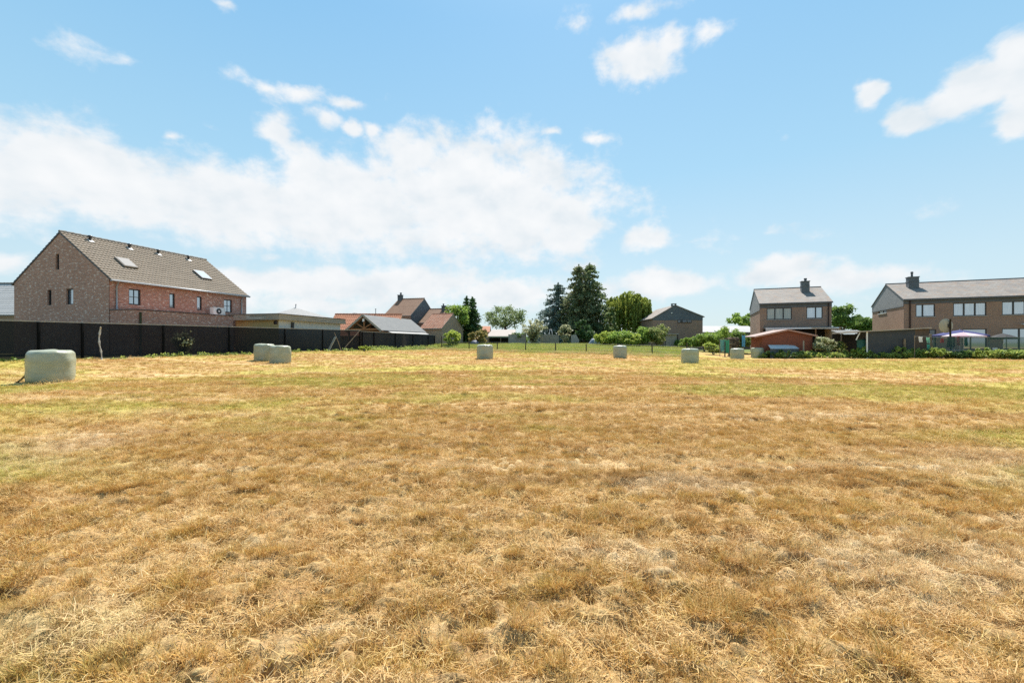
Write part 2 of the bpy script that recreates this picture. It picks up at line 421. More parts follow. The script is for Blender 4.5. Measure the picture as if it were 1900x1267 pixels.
def gable_roof(root, W, D, ze, zr, mat, apex=None, over_e=.25, over_g=.12, thick=.12, tiles=None, edge=None, ridge_axis='x', name='roof', ridge_mat=None):
    """house box local x 0..W, y 0..D; the ridge runs along x over y=apex"""
    ap = D / 2 if apex is None else apex
    mb = MB()
    for s, run in ((-1, ap), (1, D - ap)):
        sl = (zr - ze) / run; e = run + over_e
        y1 = ap + s * e; z1 = zr - sl * e
        n = Vector((0, s * sl, 1)).normalized() * thick
        A, B = Vector((-over_g, ap, zr)), Vector((W + over_g, ap, zr)); C, Dd = Vector((W + over_g, y1, z1)), Vector((-over_g, y1, z1))
        up = Vector((0, 0, thick))
        i0 = len(mb.f)
        mb.prism([A, B, C, Dd], up, 1 if edge else 0)
        if tiles:
            S = (C - B).length; dn = (C - B).normalized()
            j0 = len(mb.f)
            pantiles(mb, A + up * 1.02, (1, 0, 0), dn, W + 2 * over_g, S, tiles[0], tiles[1], tiles[2], tiles[3], 0); fix_up(mb, j0)
        elif edge:
            j0 = len(mb.f); q = n.normalized() * .012
            mb.poly([A + up + q, B + up + q, C + up + q, Dd + up + q]); fix_up(mb, j0)
    o = mb.build(name, [mat, edge] if edge else [mat], root)
    if ridge_mat:
        r = MB(); nseg = int((W + 2 * over_g) / .42)
        for i in range(nseg):
            x0 = -over_g + i * (W + 2 * over_g) / nseg; x1 = x0 + (W + 2 * over_g) / nseg * .96
            zz = zr + thick + .03
            r.tube([(x0, ap, zz), (x1, ap, zz + .012)], [.10, .115], 8)
        r.build('ridge_tiles', ridge_mat, o)
    return o

# ------------------------------------------------------------------ light, sky and clouds
SUN_AZ, SUN_EL = 10.0, 56.0                          # degrees right of straight ahead, degrees up
sd = Vector((math.sin(R(SUN_AZ)) * math.cos(R(SUN_EL)), math.cos(R(SUN_AZ)) * math.cos(R(SUN_EL)), math.sin(R(SUN_EL))))
sl = bpy.data.lights.new('sun', 'SUN'); so = bpy.data.objects.new('sun', sl); COL.objects.link(so)
sl.energy = 5.0; sl.angle = R(.53); sl.color = (1, .945, .865)
so.rotation_euler = sd.to_track_quat('Z', 'Y').to_euler(); so.location = (0, 0, 40)

world = bpy.data.worlds.new('World'); scene.world = world; world.use_nodes = True
wt = world.node_tree; wt.nodes.clear(); b = NT(wt)
SKYK, EXPO = .15, .90
sky = b.n('TexSky', sky_type='NISHITA', sun_disc=False, sun_elevation=R(SUN_EL), sun_rotation=R(SUN_AZ), altitude=50, air_density=1.0, dust_density=1.2, ozone_density=1.5)
tc = b.n('TexCoord'); d = tc.outputs['Generated']
sx = b.n('SeparateXYZ'); b.l(d, sx.inputs[0])
az = b.math('ARCTAN2', sx.outputs[0], sx.outputs[1]); el = b.math('ARCSINE', sx.outputs[2])
cv = b.n('CombineXYZ'); b.l(az, cv.inputs[0]); b.l(el, cv.inputs[1]); P0 = cv.outputs[0]
wn = b.n('TexNoise', i_Scale=9.0, i_Detail=4.0, i_Roughness=.55); b.l(b.mapping(P0, (1, 1.5, 1)), wn.inputs['Vector'])
wv = b.n('VectorMath', operation='MULTIPLY_ADD'); b.l(wn.outputs['Color'], wv.inputs[0]); wv.inputs[1].default_value = (.06, .05, 0); 
sub = b.n('VectorMath', operation='SUBTRACT'); b.l(P0, sub.inputs[0]); sub.inputs[1].default_value = (.03, .025, 0)
b.l(sub.outputs[0], wv.inputs[2]); P = wv.outputs[0]
# each cloud bank: centre and half-size in photo pixels turned into azimuth and elevation, density
CL = [(40,310,190,105,1),(220,345,240,85,1),(440,385,250,80,1),(560,315,60,55,.8),(650,380,210,80,1),(880,355,235,110,1),(965,400,175,90,1),(760,295,95,50,.75),(640,330,80,50,.8),
 (880,270,70,22,.55),(1100,425,55,32,.8),(1188,441,50,34,.85),(490,160,48,20,.55),(560,176,66,20,.62),(640,196,46,13,.6),(515,248,36,34,.6),(600,222,32,20,.5),(652,239,20,14,.75),(692,244,24,12,.65),
 (440,522,110,30,.95),(620,528,190,36,.95),(770,522,140,34,.95),(930,545,150,36,.9),(560,560,300,30,.55),(1225,530,115,30,.9),(1090,489,38,14,.6),(1450,500,92,30,.95),(1560,518,135,28,.9),(1680,545,120,20,.45),
 (1180,108,80,46,.95),(1250,78,66,30,.75),(1312,58,48,24,.6),(1195,15,70,18,.4),(1080,30,40,22,.35),(1610,178,24,24,.85),(1690,218,58,34,.95),(1755,192,80,36,.8),(1815,150,85,46,.95),(1880,105,70,46,.95),(1890,225,60,34,.85),(1960,140,120,90,1),
 (15,492,75,28,.8),(225,112,34,12,.30),(160,90,50,16,.18),(420,5,30,12,.4),(1100,260,30,13,.6),(1030,250,30,12,.5),(322,258,24,10,.5),(500,475,34,11,.5),(1465,258,26,12,.3),(1120,340,20,10,.35),
 (700,425,420,70,.6),(380,240,60,14,.3),(1350,440,150,14,.2),(-150,330,220,110,1),(-200,500,200,30,.8),(2080,520,200,30,.7)]
acc = None
for cx, cy, rx, ry, amp in CL:
    u, v = (cx - CX) / F, (HZ - cy) / F; a0 = math.atan(u); e0 = math.atan(v / math.hypot(1, u))
    ra = rx / F / (1 + u * u); re = ry / F / math.hypot(1, u) * math.cos(e0) ** 2
    q = b.n('VectorMath', operation='MULTIPLY_ADD'); b.l(P, q.inputs[0]); q.inputs[1].default_value = (1/ra, 1/re, 0); q.inputs[2].default_value = (-a0/ra, -e0/re, 0)
    ln = b.n('VectorMath', operation='LENGTH'); b.l(q.outputs[0], ln.inputs[0])
    w = b.math('MULTIPLY_ADD', ln.outputs['Value'], -amp * 1.0, amp * 1.28)
    acc = w if acc is None else b.math('SMOOTH_MAX', acc, w, .12)
acc = b.math('MAXIMUM', acc, -.6)
fb = b.noise(b.mapping(P0, (1, 1.35, 1)), 11, 9, .60, .1)
dens = b.math('ADD', b.math('MULTIPLY_ADD', fb, 2.1, -1.04), acc)
alpha = b.smooth(dens, .03, .72)
alpha = b.math('MULTIPLY', alpha, .95)
shade = b.noise(b.mapping(P0, (1, 2.2, 1), loc=(3, 1, 0)), 7, 5, .55)
k = 1 / (SKYK * 2 ** EXPO)
# billows: a puff is bright where it faces up to the sun and greyer below its neighbour
fup = b.noise(b.mapping(P0, (1, 1.35, 1), loc=(.012, .034, 0)), 8, 4, .5, .1); flo = b.noise(b.mapping(P0, (1, 1.35, 1)), 8, 4, .5, .1)
relief = b.math('MULTIPLY', b.math('SUBTRACT', flo, fup), 1.15)
cloud = b.ramp(b.math('ADD', b.math('ADD', b.math('MULTIPLY', shade, .45), .28), relief), [(.22, tuple(k * x for x in (.76, .83, .88))), (.48, tuple(k * x for x in (.90, .925, .945))), (.72, tuple(k * x for x in (.975, .98, .985)))])
# the air pales towards the horizon (summer haze) and the zenith stays a light cyan blue
sk = b.mix(1.0, sky.outputs[0], (.52, .56, .58), 'MULTIPLY')
grad = b.ramp(b.math('MULTIPLY', el, 1 / 1.5708), [(0.0, tuple(k * x for x in (.70, .83, .87))), (.09, tuple(k * x for x in (.60, .80, .89))), (.22, tuple(k * x for x in (.40, .70, .91))), (.40, tuple(k * x for x in (.255, .57, .88))), (1, tuple(k * x for x in (.22, .50, .86)))])
sk = b.mix(.86, sk, grad)
col = b.mix(alpha, sk, cloud)
bg = b.n('Background'); bg.inputs[1].default_value = SKYK; b.l(col, bg.inputs[0])
wo = b.n('OutputWorld'); b.l(bg.outputs[0], wo.inputs[0])

scene.view_settings.view_transform = 'Standard'; scene.view_settings.look = 'None'
scene.view_settings.exposure = EXPO; scene.view_settings.gamma = 1
scene.cycles.max_bounces = 6; scene.cycles.transparent_max_bounces = 12
scene.cycles.use_denoising = False

# ------------------------------------------------------------------ the field
def build_ground():
    r = [0.25]
    while r[-1] < 1.2: r.append(r[-1] * 1.05)
    while r[-1] < 16: r.append(r[-1] * 1.0052)
    while r[-1] < 90: r.append(r[-1] * 1.012)
    while r[-1] < 5000: r.append(r[-1] * 1.18)
    r = np.array(r)
    half = R(58); th = np.concatenate([np.linspace(-half, half, 541), np.linspace(half, 2 * math.pi - half, 62)[1:-1]])
    n, m = len(r), len(th)
    X = (r[:, None] * np.sin(th)[None]).ravel(); Y = (r[:, None] * np.cos(th)[None]).ravel()
    Z = ground(X, Y)
    V = np.concatenate([[[0, 0, gz(0, 0)]], np.stack([X, Y, Z], 1)])
    I, J = np.meshgrid(np.arange(n - 1), np.arange(m), indexing='ij'); J2 = (J + 1) % m
    Q = np.stack([1 + I * m + J, 1 + I * m + J2, 1 + (I + 1) * m + J2, 1 + (I + 1) * m + J], -1).reshape(-1, 4)[:, ::-1]
    T = np.stack([np.zeros(m, int), 1 + np.arange(m), 1 + (np.arange(m) + 1) % m], 1)[:, ::-1]
    me = bpy.data.meshes.new('ground'); me.vertices.add(len(V)); me.vertices.foreach_set('co', V.reshape(-1).astype(np.float32))
    li = np.concatenate([Q.ravel(), T.ravel()]).astype(np.int32); me.loops.add(len(li)); me.loops.foreach_set('vertex_index', li)
    ls = np.concatenate([np.arange(len(Q)) * 4, len(Q) * 4 + np.arange(m) * 3]).astype(np.int32); lt = np.concatenate([np.full(len(Q), 4), np.full(m, 3)]).astype(np.int32)
    me.polygons.add(len(ls)); me.polygons.foreach_set('loop_start', ls); me.polygons.foreach_set('loop_total', lt)
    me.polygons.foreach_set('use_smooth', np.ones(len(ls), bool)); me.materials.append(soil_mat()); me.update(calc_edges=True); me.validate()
    if sum(p.normal.z for p in list(me.polygons)[:500]) < 0: me.flip_normals()
    o = bpy.data.objects.new('ground', me); COL.objects.link(o)
    tag(o, 'mown field of dry straw coloured stubble', kind='structure')
build_ground()

def blades(n, spread, length, width, lean, lift, seed, clump=None, bend=.3):
    """n bent grass blades -> (n*2, 4, 3) corner quads; lean 0 upright .. 1 flat"""
    g = np.random.default_rng(seed)
    th = g.uniform(0, 2*np.pi, n); rr = spread * np.sqrt(g.uniform(0, 1, n))
    base = np.stack([rr*np.cos(th), rr*np.sin(th), g.uniform(-.012, lift, n)], 1)
    ph = g.uniform(0, 2*np.pi, n) if clump is None else np.where(g.uniform(0,1,n) < .7, th + g.normal(0, .7, n), g.uniform(0, 2*np.pi, n))
    L = g.uniform(*length, n); ln = np.clip(g.normal(lean, .16, n), 0, .98) * np.pi / 2
    dirn = np.stack([np.cos(ph)*np.sin(ln), np.sin(ph)*np.sin(ln), np.cos(ln)], 1)
    side = np.stack([-np.sin(ph), np.cos(ph), g.uniform(-.5, .5, n)], 1); side /= np.linalg.norm(side, axis=1)[:, None]
    W = (g.uniform(*width, n) / 2)[:, None]
    ln2 = np.clip(ln + g.normal(bend, .16, n), 0, 1.75); ph2 = ph + g.normal(0, .16, n)
    d2 = np.stack([np.cos(ph2)*np.sin(ln2), np.sin(ph2)*np.sin(ln2), np.cos(ln2)], 1)
    mid = base + dirn * (L * .5)[:, None]; tip = mid + d2 * (L * .5)[:, None]
    lo = np.stack([base - side*W, base + side*W, mid + side*W*.85, mid - side*W*.85], 1)
    hi = np.stack([mid - side*W*.85, mid + side*W*.85, tip + side*W*.15, tip - side*W*.15], 1)
    return np.stack([lo, hi], 1).reshape(-1, 4, 3)          # blade i = faces 2i, 2i+1

def scatter(name, protos, pts, rot, scl, pick, label):
    """one object: the plant patterns and the points they stand on, joined by geometry nodes"""
    V, Fc, PR, mats, mi = [], [], [], [], []
    off = 0
    for k, (Q, mat) in enumerate(protos):
        n = len(Q) // 2
        q = Q.reshape(n, 2, 4, 3)
        vv = np.stack([q[:,0,0], q[:,0,1], q[:,0,2], q[:,0,3], q[:,1,2], q[:,1,3]], 1)          # six corners per blade
        V.append(vv.reshape(-1, 3)); ids = off + np.arange(n)[:, None] * 6
        Fc.append(np.concatenate([ids + np.array([0,1,2,3]), ids + np.array([3,2,4,5])], 0))
        if mat not in mats: mats.append(mat)
        mi += [mats.index(mat)] * (2 * n); PR.append(np.full(n * 6, k)); off += n * 6
    V.append(pts); PR.append(np.full(len(pts), -1)); V = np.concatenate(V); PR = np.concatenate(PR).astype(np.int32); Fc = np.concatenate(Fc)
    me = bpy.data.meshes.new(name); me.vertices.add(len(V)); me.vertices.foreach_set('co', V.reshape(-1).astype(np.float32))
    me.loops.add(Fc.size); me.loops.foreach_set('vertex_index', Fc.ravel().astype(np.int32))
    me.polygons.add(len(Fc)); me.polygons.foreach_set('loop_start', np.arange(0, Fc.size, 4, dtype=np.int32)); me.polygons.foreach_set('loop_total', np.full(len(Fc), 4, np.int32))
    for m in mats: me.materials.append(m)
    me.polygons.foreach_set('material_index', np.array(mi, np.int32)); me.update(calc_edges=True)
    def attr(nm, typ, arr, key):
        a = me.attributes.new(nm, typ, 'POINT'); full = np.zeros((len(V),) + arr.shape[1:], arr.dtype); full[off:] = arr; a.data.foreach_set(key, full.ravel())
    a = me.attributes.new('proto', 'INT', 'POINT'); a.data.foreach_set('value', PR)
    attr('pick', 'INT', pick.astype(np.int32), 'value'); attr('turn', 'FLOAT_VECTOR', rot.astype(np.float32), 'vector'); attr('size', 'FLOAT', scl.astype(np.float32), 'value')
    o = bpy.data.objects.new(name, me); COL.objects.link(o)
    ng = bpy.data.node_groups.new(name + '_spread', 'GeometryNodeTree'); ng.is_modifier = True
    ng.interface.new_socket('Geometry', in_out='INPUT', socket_type='NodeSocketGeometry'); ng.interface.new_socket('Geometry', in_out='OUTPUT', socket_type='NodeSocketGeometry')
    N, Lk = ng.nodes.new, ng.links.new
    gi, go = N('NodeGroupInput'), N('NodeGroupOutput'); join = N('GeometryNodeJoinGeometry')
    def named(nm, typ):
        x = N('GeometryNodeInputNamedAttribute'); x.data_type = typ; x.inputs[0].default_value = nm; return x.outputs[0]
    def eq(sock, v):
        c = N('FunctionNodeCompare'); c.data_type = 'INT'; c.operation = 'EQUAL'
        ins = [i for i in c.inputs if i.enabled]; Lk(sock, ins[0]); ins[1].default_value = v; return c.outputs[0]
    pr = named('proto', 'INT'); pk = named('pick', 'INT'); tr = named('turn', 'FLOAT_VECTOR'); sz = named('size', 'FLOAT')
    def sep(v):
        s = N('GeometryNodeSeparateGeometry'); s.domain = 'POINT'; Lk(gi.outputs[0], s.inputs[0]); Lk(eq(pr, v), s.inputs['Selection']); return s.outputs[0]
    pg = sep(-1)
    for k in range(len(protos)):
        g2 = N('GeometryNodeGeometryToInstance'); Lk(sep(k), g2.inputs[0])
        ip = N('GeometryNodeInstanceOnPoints'); Lk(pg, ip.inputs['Points']); Lk(eq(pk, k), ip.inputs['Selection']); Lk(g2.outputs[0], ip.inputs['Instance'])
        Lk(tr, ip.inputs['Rotation']); Lk(sz, ip.inputs['Scale']); Lk(ip.outputs[0], join.inputs[0])
    Lk(join.outputs[0], go.inputs[0])
    o.modifiers.new('spread', 'NODES').node_group = ng
    tag(o, label, kind='stuff'); return o

STRAW = [(0, (.66, .45, .19)), (.3, (.74, .535, .25)), (.55, (.54, .32, .105)), (.75, (.38, .205, .065)), (1, (.80, .64, .37))]
TUFT = [(0, (.54, .32, .09)), (.35, (.44, .225, .058)), (.6, (.64, .42, .14)), (.85, (.42, .30, .075)), (1, (.70, .52, .22))]
m_straw = blade_mat('dry_straw', STRAW, (.50, .46, .12), .65)
m_tuft = blade_mat('dry_tuft', TUFT, (.33, .37, .06), .9)
def field_grass():
    pr = []
    for s in range(3): pr.append((blades(210, .22, (.02, .095), (.002, .0042), .86, .022, 10 + s, bend=.12), m_straw))        # 0-2 litter
    for s in range(3): pr.append((blades(120, .2, (.018, .05), (.002, .0038), .34, .0, 20 + s, bend=.4), m_tuft))              # 3-5 stubble
    for s in range(3): pr.append((blades(150, .055, (.025, .08), (.002, .0038), .40, .0, 30 + s, clump=1, bend=.35), m_tuft)) # 6-8 tufts
    for s in range(2): pr.append((blades(90, .5, (.08, .28), (.008, .014), .85, .03, 40 + s, bend=.1), m_straw))              # 9-10 coarse litter, farther off
    for s in range(2): pr.append((blades(90, .42, (.05, .12), (.007, .012), .4, .0, 50 + s, bend=.4), m_tuft))                # 11-12 coarse stubble
    for s in range(2): pr.append((blades(90, .11, (.04, .12), (.005, .009), .46, .0, 60 + s, clump=1, bend=.4), m_tuft))       # 13-14 coarse tufts
    for s in range(2): pr.append((blades(16, .35, (.10, .30), (.0022, .0042), .86, .05, 80 + s, bend=.1), m_straw))           # 15-16 single long straws
    X, Y, PK, SC = [], [], [], []
    def ring(r0, r1, dens, picks, size, clumpy=0, half=57, bare=0):
        area = R(half) * (r1*r1 - r0*r0); n = int(area * dens)
        r = np.sqrt(rng.uniform(r0*r0, r1*r1, n)); t = rng.uniform(-R(half), R(half), n); x, y = r*np.sin(t), r*np.cos(t)
        keep = np.ones(n, bool)
        if clumpy: keep = (vnoise(x*5.2, y*6.5, 21) * .65 + vnoise(x*.5, y*.5, 22) * .15 + streaky(x, y, 23) * .35) > rng.uniform(.5 - .2*clumpy, .5 + .2*clumpy, n)
        if bare: keep &= (vnoise(x*.9, y*.9, 31) * .5 + streaky(x, y, 32) * .6) > rng.uniform(.16, .40, n)
        x, y = x[keep], y[keep]; X.append(x); Y.append(y)
        PK.append(rng.choice(picks, len(x))); SC.append(rng.uniform(*size, len(x)))
    ring(.9, 9.5, 25, [0,1,2], (.7, 1.2), bare=1); ring(.9, 9.5, 48, [3,4,5], (.7, 1.3)); ring(.9, 10, 150, [6,7,8], (.45, 1.4), 1.6)
    ring(.9, 14, 5, [15, 16], (.5, 1.0)); ring(9.5, 20, 10, [0,1,2], (.9, 1.5), bare=1); ring(9.5, 22, 12, [3,4,5], (.9, 1.6)); ring(10, 22, 60, [6,7,8,13,14], (.6, 1.1), 1.4)
    ring(20, 62, .9, [9,10], (.7, 1.1), half=52); ring(22, 64, 1.6, [11,12], (.7, 1.1), half=52); ring(22, 60, 9.0, [13,14], (.5, 1.0), 1.4, half=52)
    x, y, pk, sc = map(np.concatenate, (X, Y, PK, SC))
    far = (y > 60 - .55 * np.abs(x + 4)) & (y > 40)                        # the unmown edge keeps its own plants
    fl = x < (-25.7 + (y - 21.6) * .44) + .4                                # not under the net fence
    k = ~(far | ((y > 21) & fl) | ((y <= 21.6) & (x < -25.9)))
    x, y, pk, sc = x[k], y[k], pk[k], sc[k]
    rot = np.stack([rng.normal(0, .1, len(x)), rng.normal(0, .1, len(x)), rng.uniform(0, 2*np.pi, len(x))], 1)
    scatter('field_grass', pr, np.stack([x, y, ground(x, y)], 1), rot, sc, pk, 'dry mown stubble and straw litter covering the field')
field_grass()

G_STOPS = [(0, (.24, .32, .055)), (.35, (.35, .41, .08)), (.65, (.47, .46, .14)), (1, (.60, .52, .25))]
m_meadow = blade_mat('meadow_blades', G_STOPS, (.22, .34, .05), .7, .4, .42, .6, False)
m_hay = blade_mat('windrow_hay', [(0, (.42, .36, .13)), (.5, (.55, .46, .22)), (1, (.36, .34, .10))], (.26, .30, .07), .8)
def meadow():
    pr = [(blades(110, .45, (.25, .6), (.015, .03), .22, 0, 70 + s, bend=.3), m_meadow) for s in range(3)]
    pr += [(blades(90, .5, (.12, .3), (.014, .03), .55, .05, 75 + s, bend=.4), m_hay) for s in range(2)]
    n = 17000
    y = rng.uniform(43, 74, n); x = rng.uniform(-16, 30, n)
    line = 58 - (x + 5.7) * .554                                                           # the post and wire fence
    line = np.where(x > 16.5, np.maximum(line, 47 + (x - 16.5) * 1.6), line)
    k = (y > line - .2) & (y < 71 - np.clip(x - 10, 0, 30) * .7) & (x > -13.2 + (y - 55) * .14) & (x < 28)
    x, y = x[k], y[k]; ln = line[k]; pk = rng.integers(0, 3, len(x))
    sc = rng.uniform(.7, 1.25, len(x)) * np.clip((y - ln) / 3 + .45, .45, 1)
    # pale windrow in front of the posts
    n2 = 1500; x2 = rng.uniform(-14, 17, n2); y2 = 58 - (x2 + 5.7) * .554 + rng.normal(-1.0, 1.2, n2); pk2 = np.where(rng.uniform(0, 1, n2) < .7, rng.integers(3, 5, n2), 0)
    sc2 = np.where(pk2 > 2, rng.uniform(.7, 1.2, n2), .5)
    x, y, pk, sc = np.concatenate([x, x2]), np.concatenate([y, y2]), np.concatenate([pk, pk2]), np.concatenate([sc, sc2])
    rot = np.stack([rng.normal(0, .1, len(x)), rng.normal(0, .1, len(x)), rng.uniform(0, 2*np.pi, len(x))], 1)
    scatter('meadow_grass', pr, np.stack([x, y, ground(x, y)], 1), rot, sc, pk, 'tall green meadow grass beyond the wire fence')
meadow()

# ------------------------------------------------------------------ shared materials
M = {}
M['red_brick'] = brick_mat('mottled_red_brick', (.47, .215, .15), (.36, .16, .115), (.46, .37, .31), (.74, .63, .56), (.20, .10, .08), .85)
M['grey_brick'] = brick_mat('mottled_grey_brick', (.46, .25, .18), (.36, .19, .14), (.46, .36, .30), (.74, .64, .57), (.21, .125, .10), .9)
M['brown_brick'] = brick_mat('brown_brick', (.30, .195, .145), (.25, .16, .12), (.30, .24, .195), (.37, .25, .185), (.185, .125, .10), .5)
M['old_brick'] = brick_mat('old_tan_brick', (.37, .275, .195), (.30, .22, .16), (.38, .31, .24), (.46, .37, .28), (.22, .16, .12), .5)
M['slate'] = tile_mat('slate_cladding', (.115, .135, .15), (.09, .105, .12), (.14, .16, .175), .3, .2, .6, None, .3, .008)
M['pale_slate'] = tile_mat('grey_slate_cladding', (.24, .245, .25), (.20, .205, .215), (.28, .28, .28), .3, .2, .65, None, .3, .008)
M['dark_band'] = pm('dark_boards_and_slate_shade', (.10, .11, .12), (.075, .083, .092), 3, .6)  # trim colour; on the facade bands it paints slate in shade
M['grey_tiles'] = tile_mat('grey_brown_pantiles', (.275, .222, .168), (.215, .172, .13), (.32, .26, .198), .23, .33, .8, None, .4, .0)
M['ridge'] = pm('dark_ridge_tiles', (.13, .115, .10), (.19, .17, .145), 3, .75)
M['red_tiles'] = tile_mat('orange_red_tiles', (.42, .17, .085), (.33, .13, .07), (.27, .12, .07), .23, .33, .8, None, .5, .0)
M['brown_tiles'] = tile_mat('brown_roof_tiles', (.235, .135, .085), (.19, .11, .07), (.28, .165, .105), .23, .33, .8, None, .5, .0)
M['old_tiles'] = tile_mat('weathered_red_tiles', (.40, .19, .115), (.27, .12, .075), (.16, .085, .06), .25, .35, .85, (.44, .33, .25), .6, .0)
M['weathered_slates'] = tile_mat('weathered_grey_roof_slates', (.25, .225, .20), (.205, .182, .162), (.15, .135, .125), .32, .28, .8, (.26, .165, .105), .75, .006)
M['grey_roof'] = pm('grey_roofing_sheet', (.16, .163, .16), (.125, .13, .132), 1.2, .85, stretch=(1, 3, 1))
M['white_roof'] = pm('pale_roofing', (.38, .37, .35), (.31, .30, .285), .6, .75)
M['anthracite'] = pm('anthracite_metal', (.022, .025, .03), (.016, .018, .022), 4, .4, spec=.5)
M['zinc'] = pm('zinc', (.36, .37, .38), (.28, .29, .30), 4, .45, metal=.3)
M['lead'] = pm('pale_lead_flashing', (.52, .50, .48), (.40, .39, .37), 5, .5)
M['stone'] = pm('blue_stone_sill', (.36, .35, .33), (.28, .27, .26), 5, .8)
M['concrete'] = pm('weathered_concrete', (.34, .32, .29), (.25, .235, .21), 3, .9, bump=.3)
M['plaster'] = pm('pale_render', (.60, .60, .55), (.52, .52, .48), 1.5, .85)
M['ochre'] = pm('ochre_boards', (.46, .36, .17), (.38, .29, .13), 2, .8, stretch=(.4, .4, 6))
M['grey_wood'] = pm('silvered_timber', (.40, .36, .29), (.25, .22, .17), 1.6, .85, bump=.4, stretch=(.5, .5, 12))
M['brown_wood'] = pm('oak_beams', (.33, .155, .065), (.24, .11, .045), 3, .7, stretch=(1, 1, 1))
M['red_wood'] = pm('red_brown_planks', (.25, .082, .046), (.17, .052, .032), 1.4, .75, bump=.5, stretch=(.6, .6, 9))
M['tan_wood'] = pm('tan_planks', (.42, .29, .16), (.33, .22, .12), 2, .8, stretch=(.6, .6, 8))
M['post_wood'] = pm('weathered_posts', (.25, .19, .13), (.15, .11, .075), 6, .9, bump=.4, stretch=(1, 1, .3))
M['pole_dark'] = pm('dark_pole', (.03, .028, .026), (.02, .02, .02), 5, .6)
M['bark'] = pm('bark', (.12, .09, .065), (.07, .052, .04), 5, .95, bump=.6, stretch=(1, 1, .3))
M['birch'] = pm('pale_bark', (.62, .60, .54), (.20, .19, .17), 14, .8, stretch=(1, 1, .6))
M['net'] = net_mat('black_shade_net', (.006, .0075, .010), .085, (.011, .013, .017), .95)
M['grey_net'] = net_mat('grey_shade_net', (.016, .021, .026), .08, (.024, .030, .036), .95)
M['green_net'] = net_mat('green_mesh', (.035, .085, .075), .5, (.05, .11, .095))
M['film'] = None
M['win_sky'] = glass_mat('window_glass_blue', (.10, .15, .19), gl=.42)
M['win_dark'] = glass_mat('window_glass_dark', (.012, .014, .016), gl=.10)
M['win_sky_net'] = glass_mat('window_glass_sky_and_blinds', (.27, .29, .34), gl=.34, curtain_sky=(.42, .44, .49))  # pale diffuse tone paints reflected sky into the panes, along with blinds
M['win_green'] = glass_mat('window_glass_curtain', (.16, .17, .13), gl=.12, curtain_sky=(.30, .29, .24))
M['sky_bright'] = glass_mat('skylight_glass', (.35, .37, .40), gl=.55)
M['white_metal'] = pm('white_paint', (.72, .72, .70), (.62, .62, .60), 3, .5)
M['shade_in'] = pm('interior_shade', (.018, .016, .014), (.03, .027, .024), 3, .9)  # near-black colour paints the shade inside veranda and open sheds

class House:
    """local x runs along the facade, y goes back, z up from the base"""
    def __init__(s, name, O, rz, zb, label, cat='house', group=None):
        s.O = Vector((O[0], O[1])); s.zb = zb; s.rz = rz
        s.u = Vector((math.cos(rz), math.sin(rz))); s.d = Vector((-math.sin(rz), math.cos(rz)))
        s.root = tag(empty(name, (O[0], O[1], zb), rz), label, cat, group)
    def front(s, px, py, y=0):
        t, z = on_wall(px, py, s.O + s.d * y, s.u); return t, z - s.zb
    def side(s, px, py, x=0):
        t, z = on_wall(px, py, s.O + s.u * x, s.d); return t, z - s.zb
    def frect(s, x0, x1, y0, y1, y=0):
        a = s.front(x0, (y0+y1)/2, y)[0]; c = s.front(x1, (y0+y1)/2, y)[0]; xm = (x0 + x1) / 2
        return (a, c, s.front(xm, y1, y)[1], s.front(xm, y0, y)[1])
    def srect(s, x0, x1, y0, y1, x=0):
        a = s.side(x0, (y0+y1)/2, x)[0]; c = s.side(x1, (y0+y1)/2, x)[0]; xm = (x0 + x1) / 2
        r = sorted((a, c)); return (r[0], r[1], s.side(xm, y1, x)[1], s.side(xm, y0, x)[1])
    def local(s, p):
        q = Vector((p[0], p[1])) - s.O; return Vector((q.dot(s.u), q.dot(s.d), p[2] - s.zb))
    def world_dir(s, v):
        w = s.u * v[0] + s.d * v[1]; return Vector((w.x, w.y, v[2]))
    def on_slope(s, px, py, ze, zr, ap):
        P = s.O; n = s.world_dir(Vector((0, -(zr - ze) / ap, 1)).normalized())
        p = on_plane(px, py, (P.x, P.y, s.zb + ze), n); return s.local(p)

def shell(h, W, D, ze, zr, mat, ap=None, fh=(), gh=(), rh=(), bh=(), depth=.13, base=-.8, extra=None):
    ap = D / 2 if ap is None else ap
    mb = MB(); top = lambda y: ze + (zr - ze) * (y / ap if y <= ap else (D - y) / (D - ap))
    e = lambda x: ze
    wall_face(mb, (0,0,0), (1,0,0), (0,1,0), [0, W], e, fh, depth, base)
    wall_face(mb, (0,D,0), (1,0,0), (0,-1,0), [0, W], e, bh, depth, base)
    if gh is not None: wall_face(mb, (0,0,0), (0,1,0), (1,0,0), [0, ap, D], top, gh, depth, base)
    wall_face(mb, (W,0,0), (0,1,0), (-1,0,0), [0, ap, D], top, rh, depth, base)
    return mb.build('wall', mat, h.root)

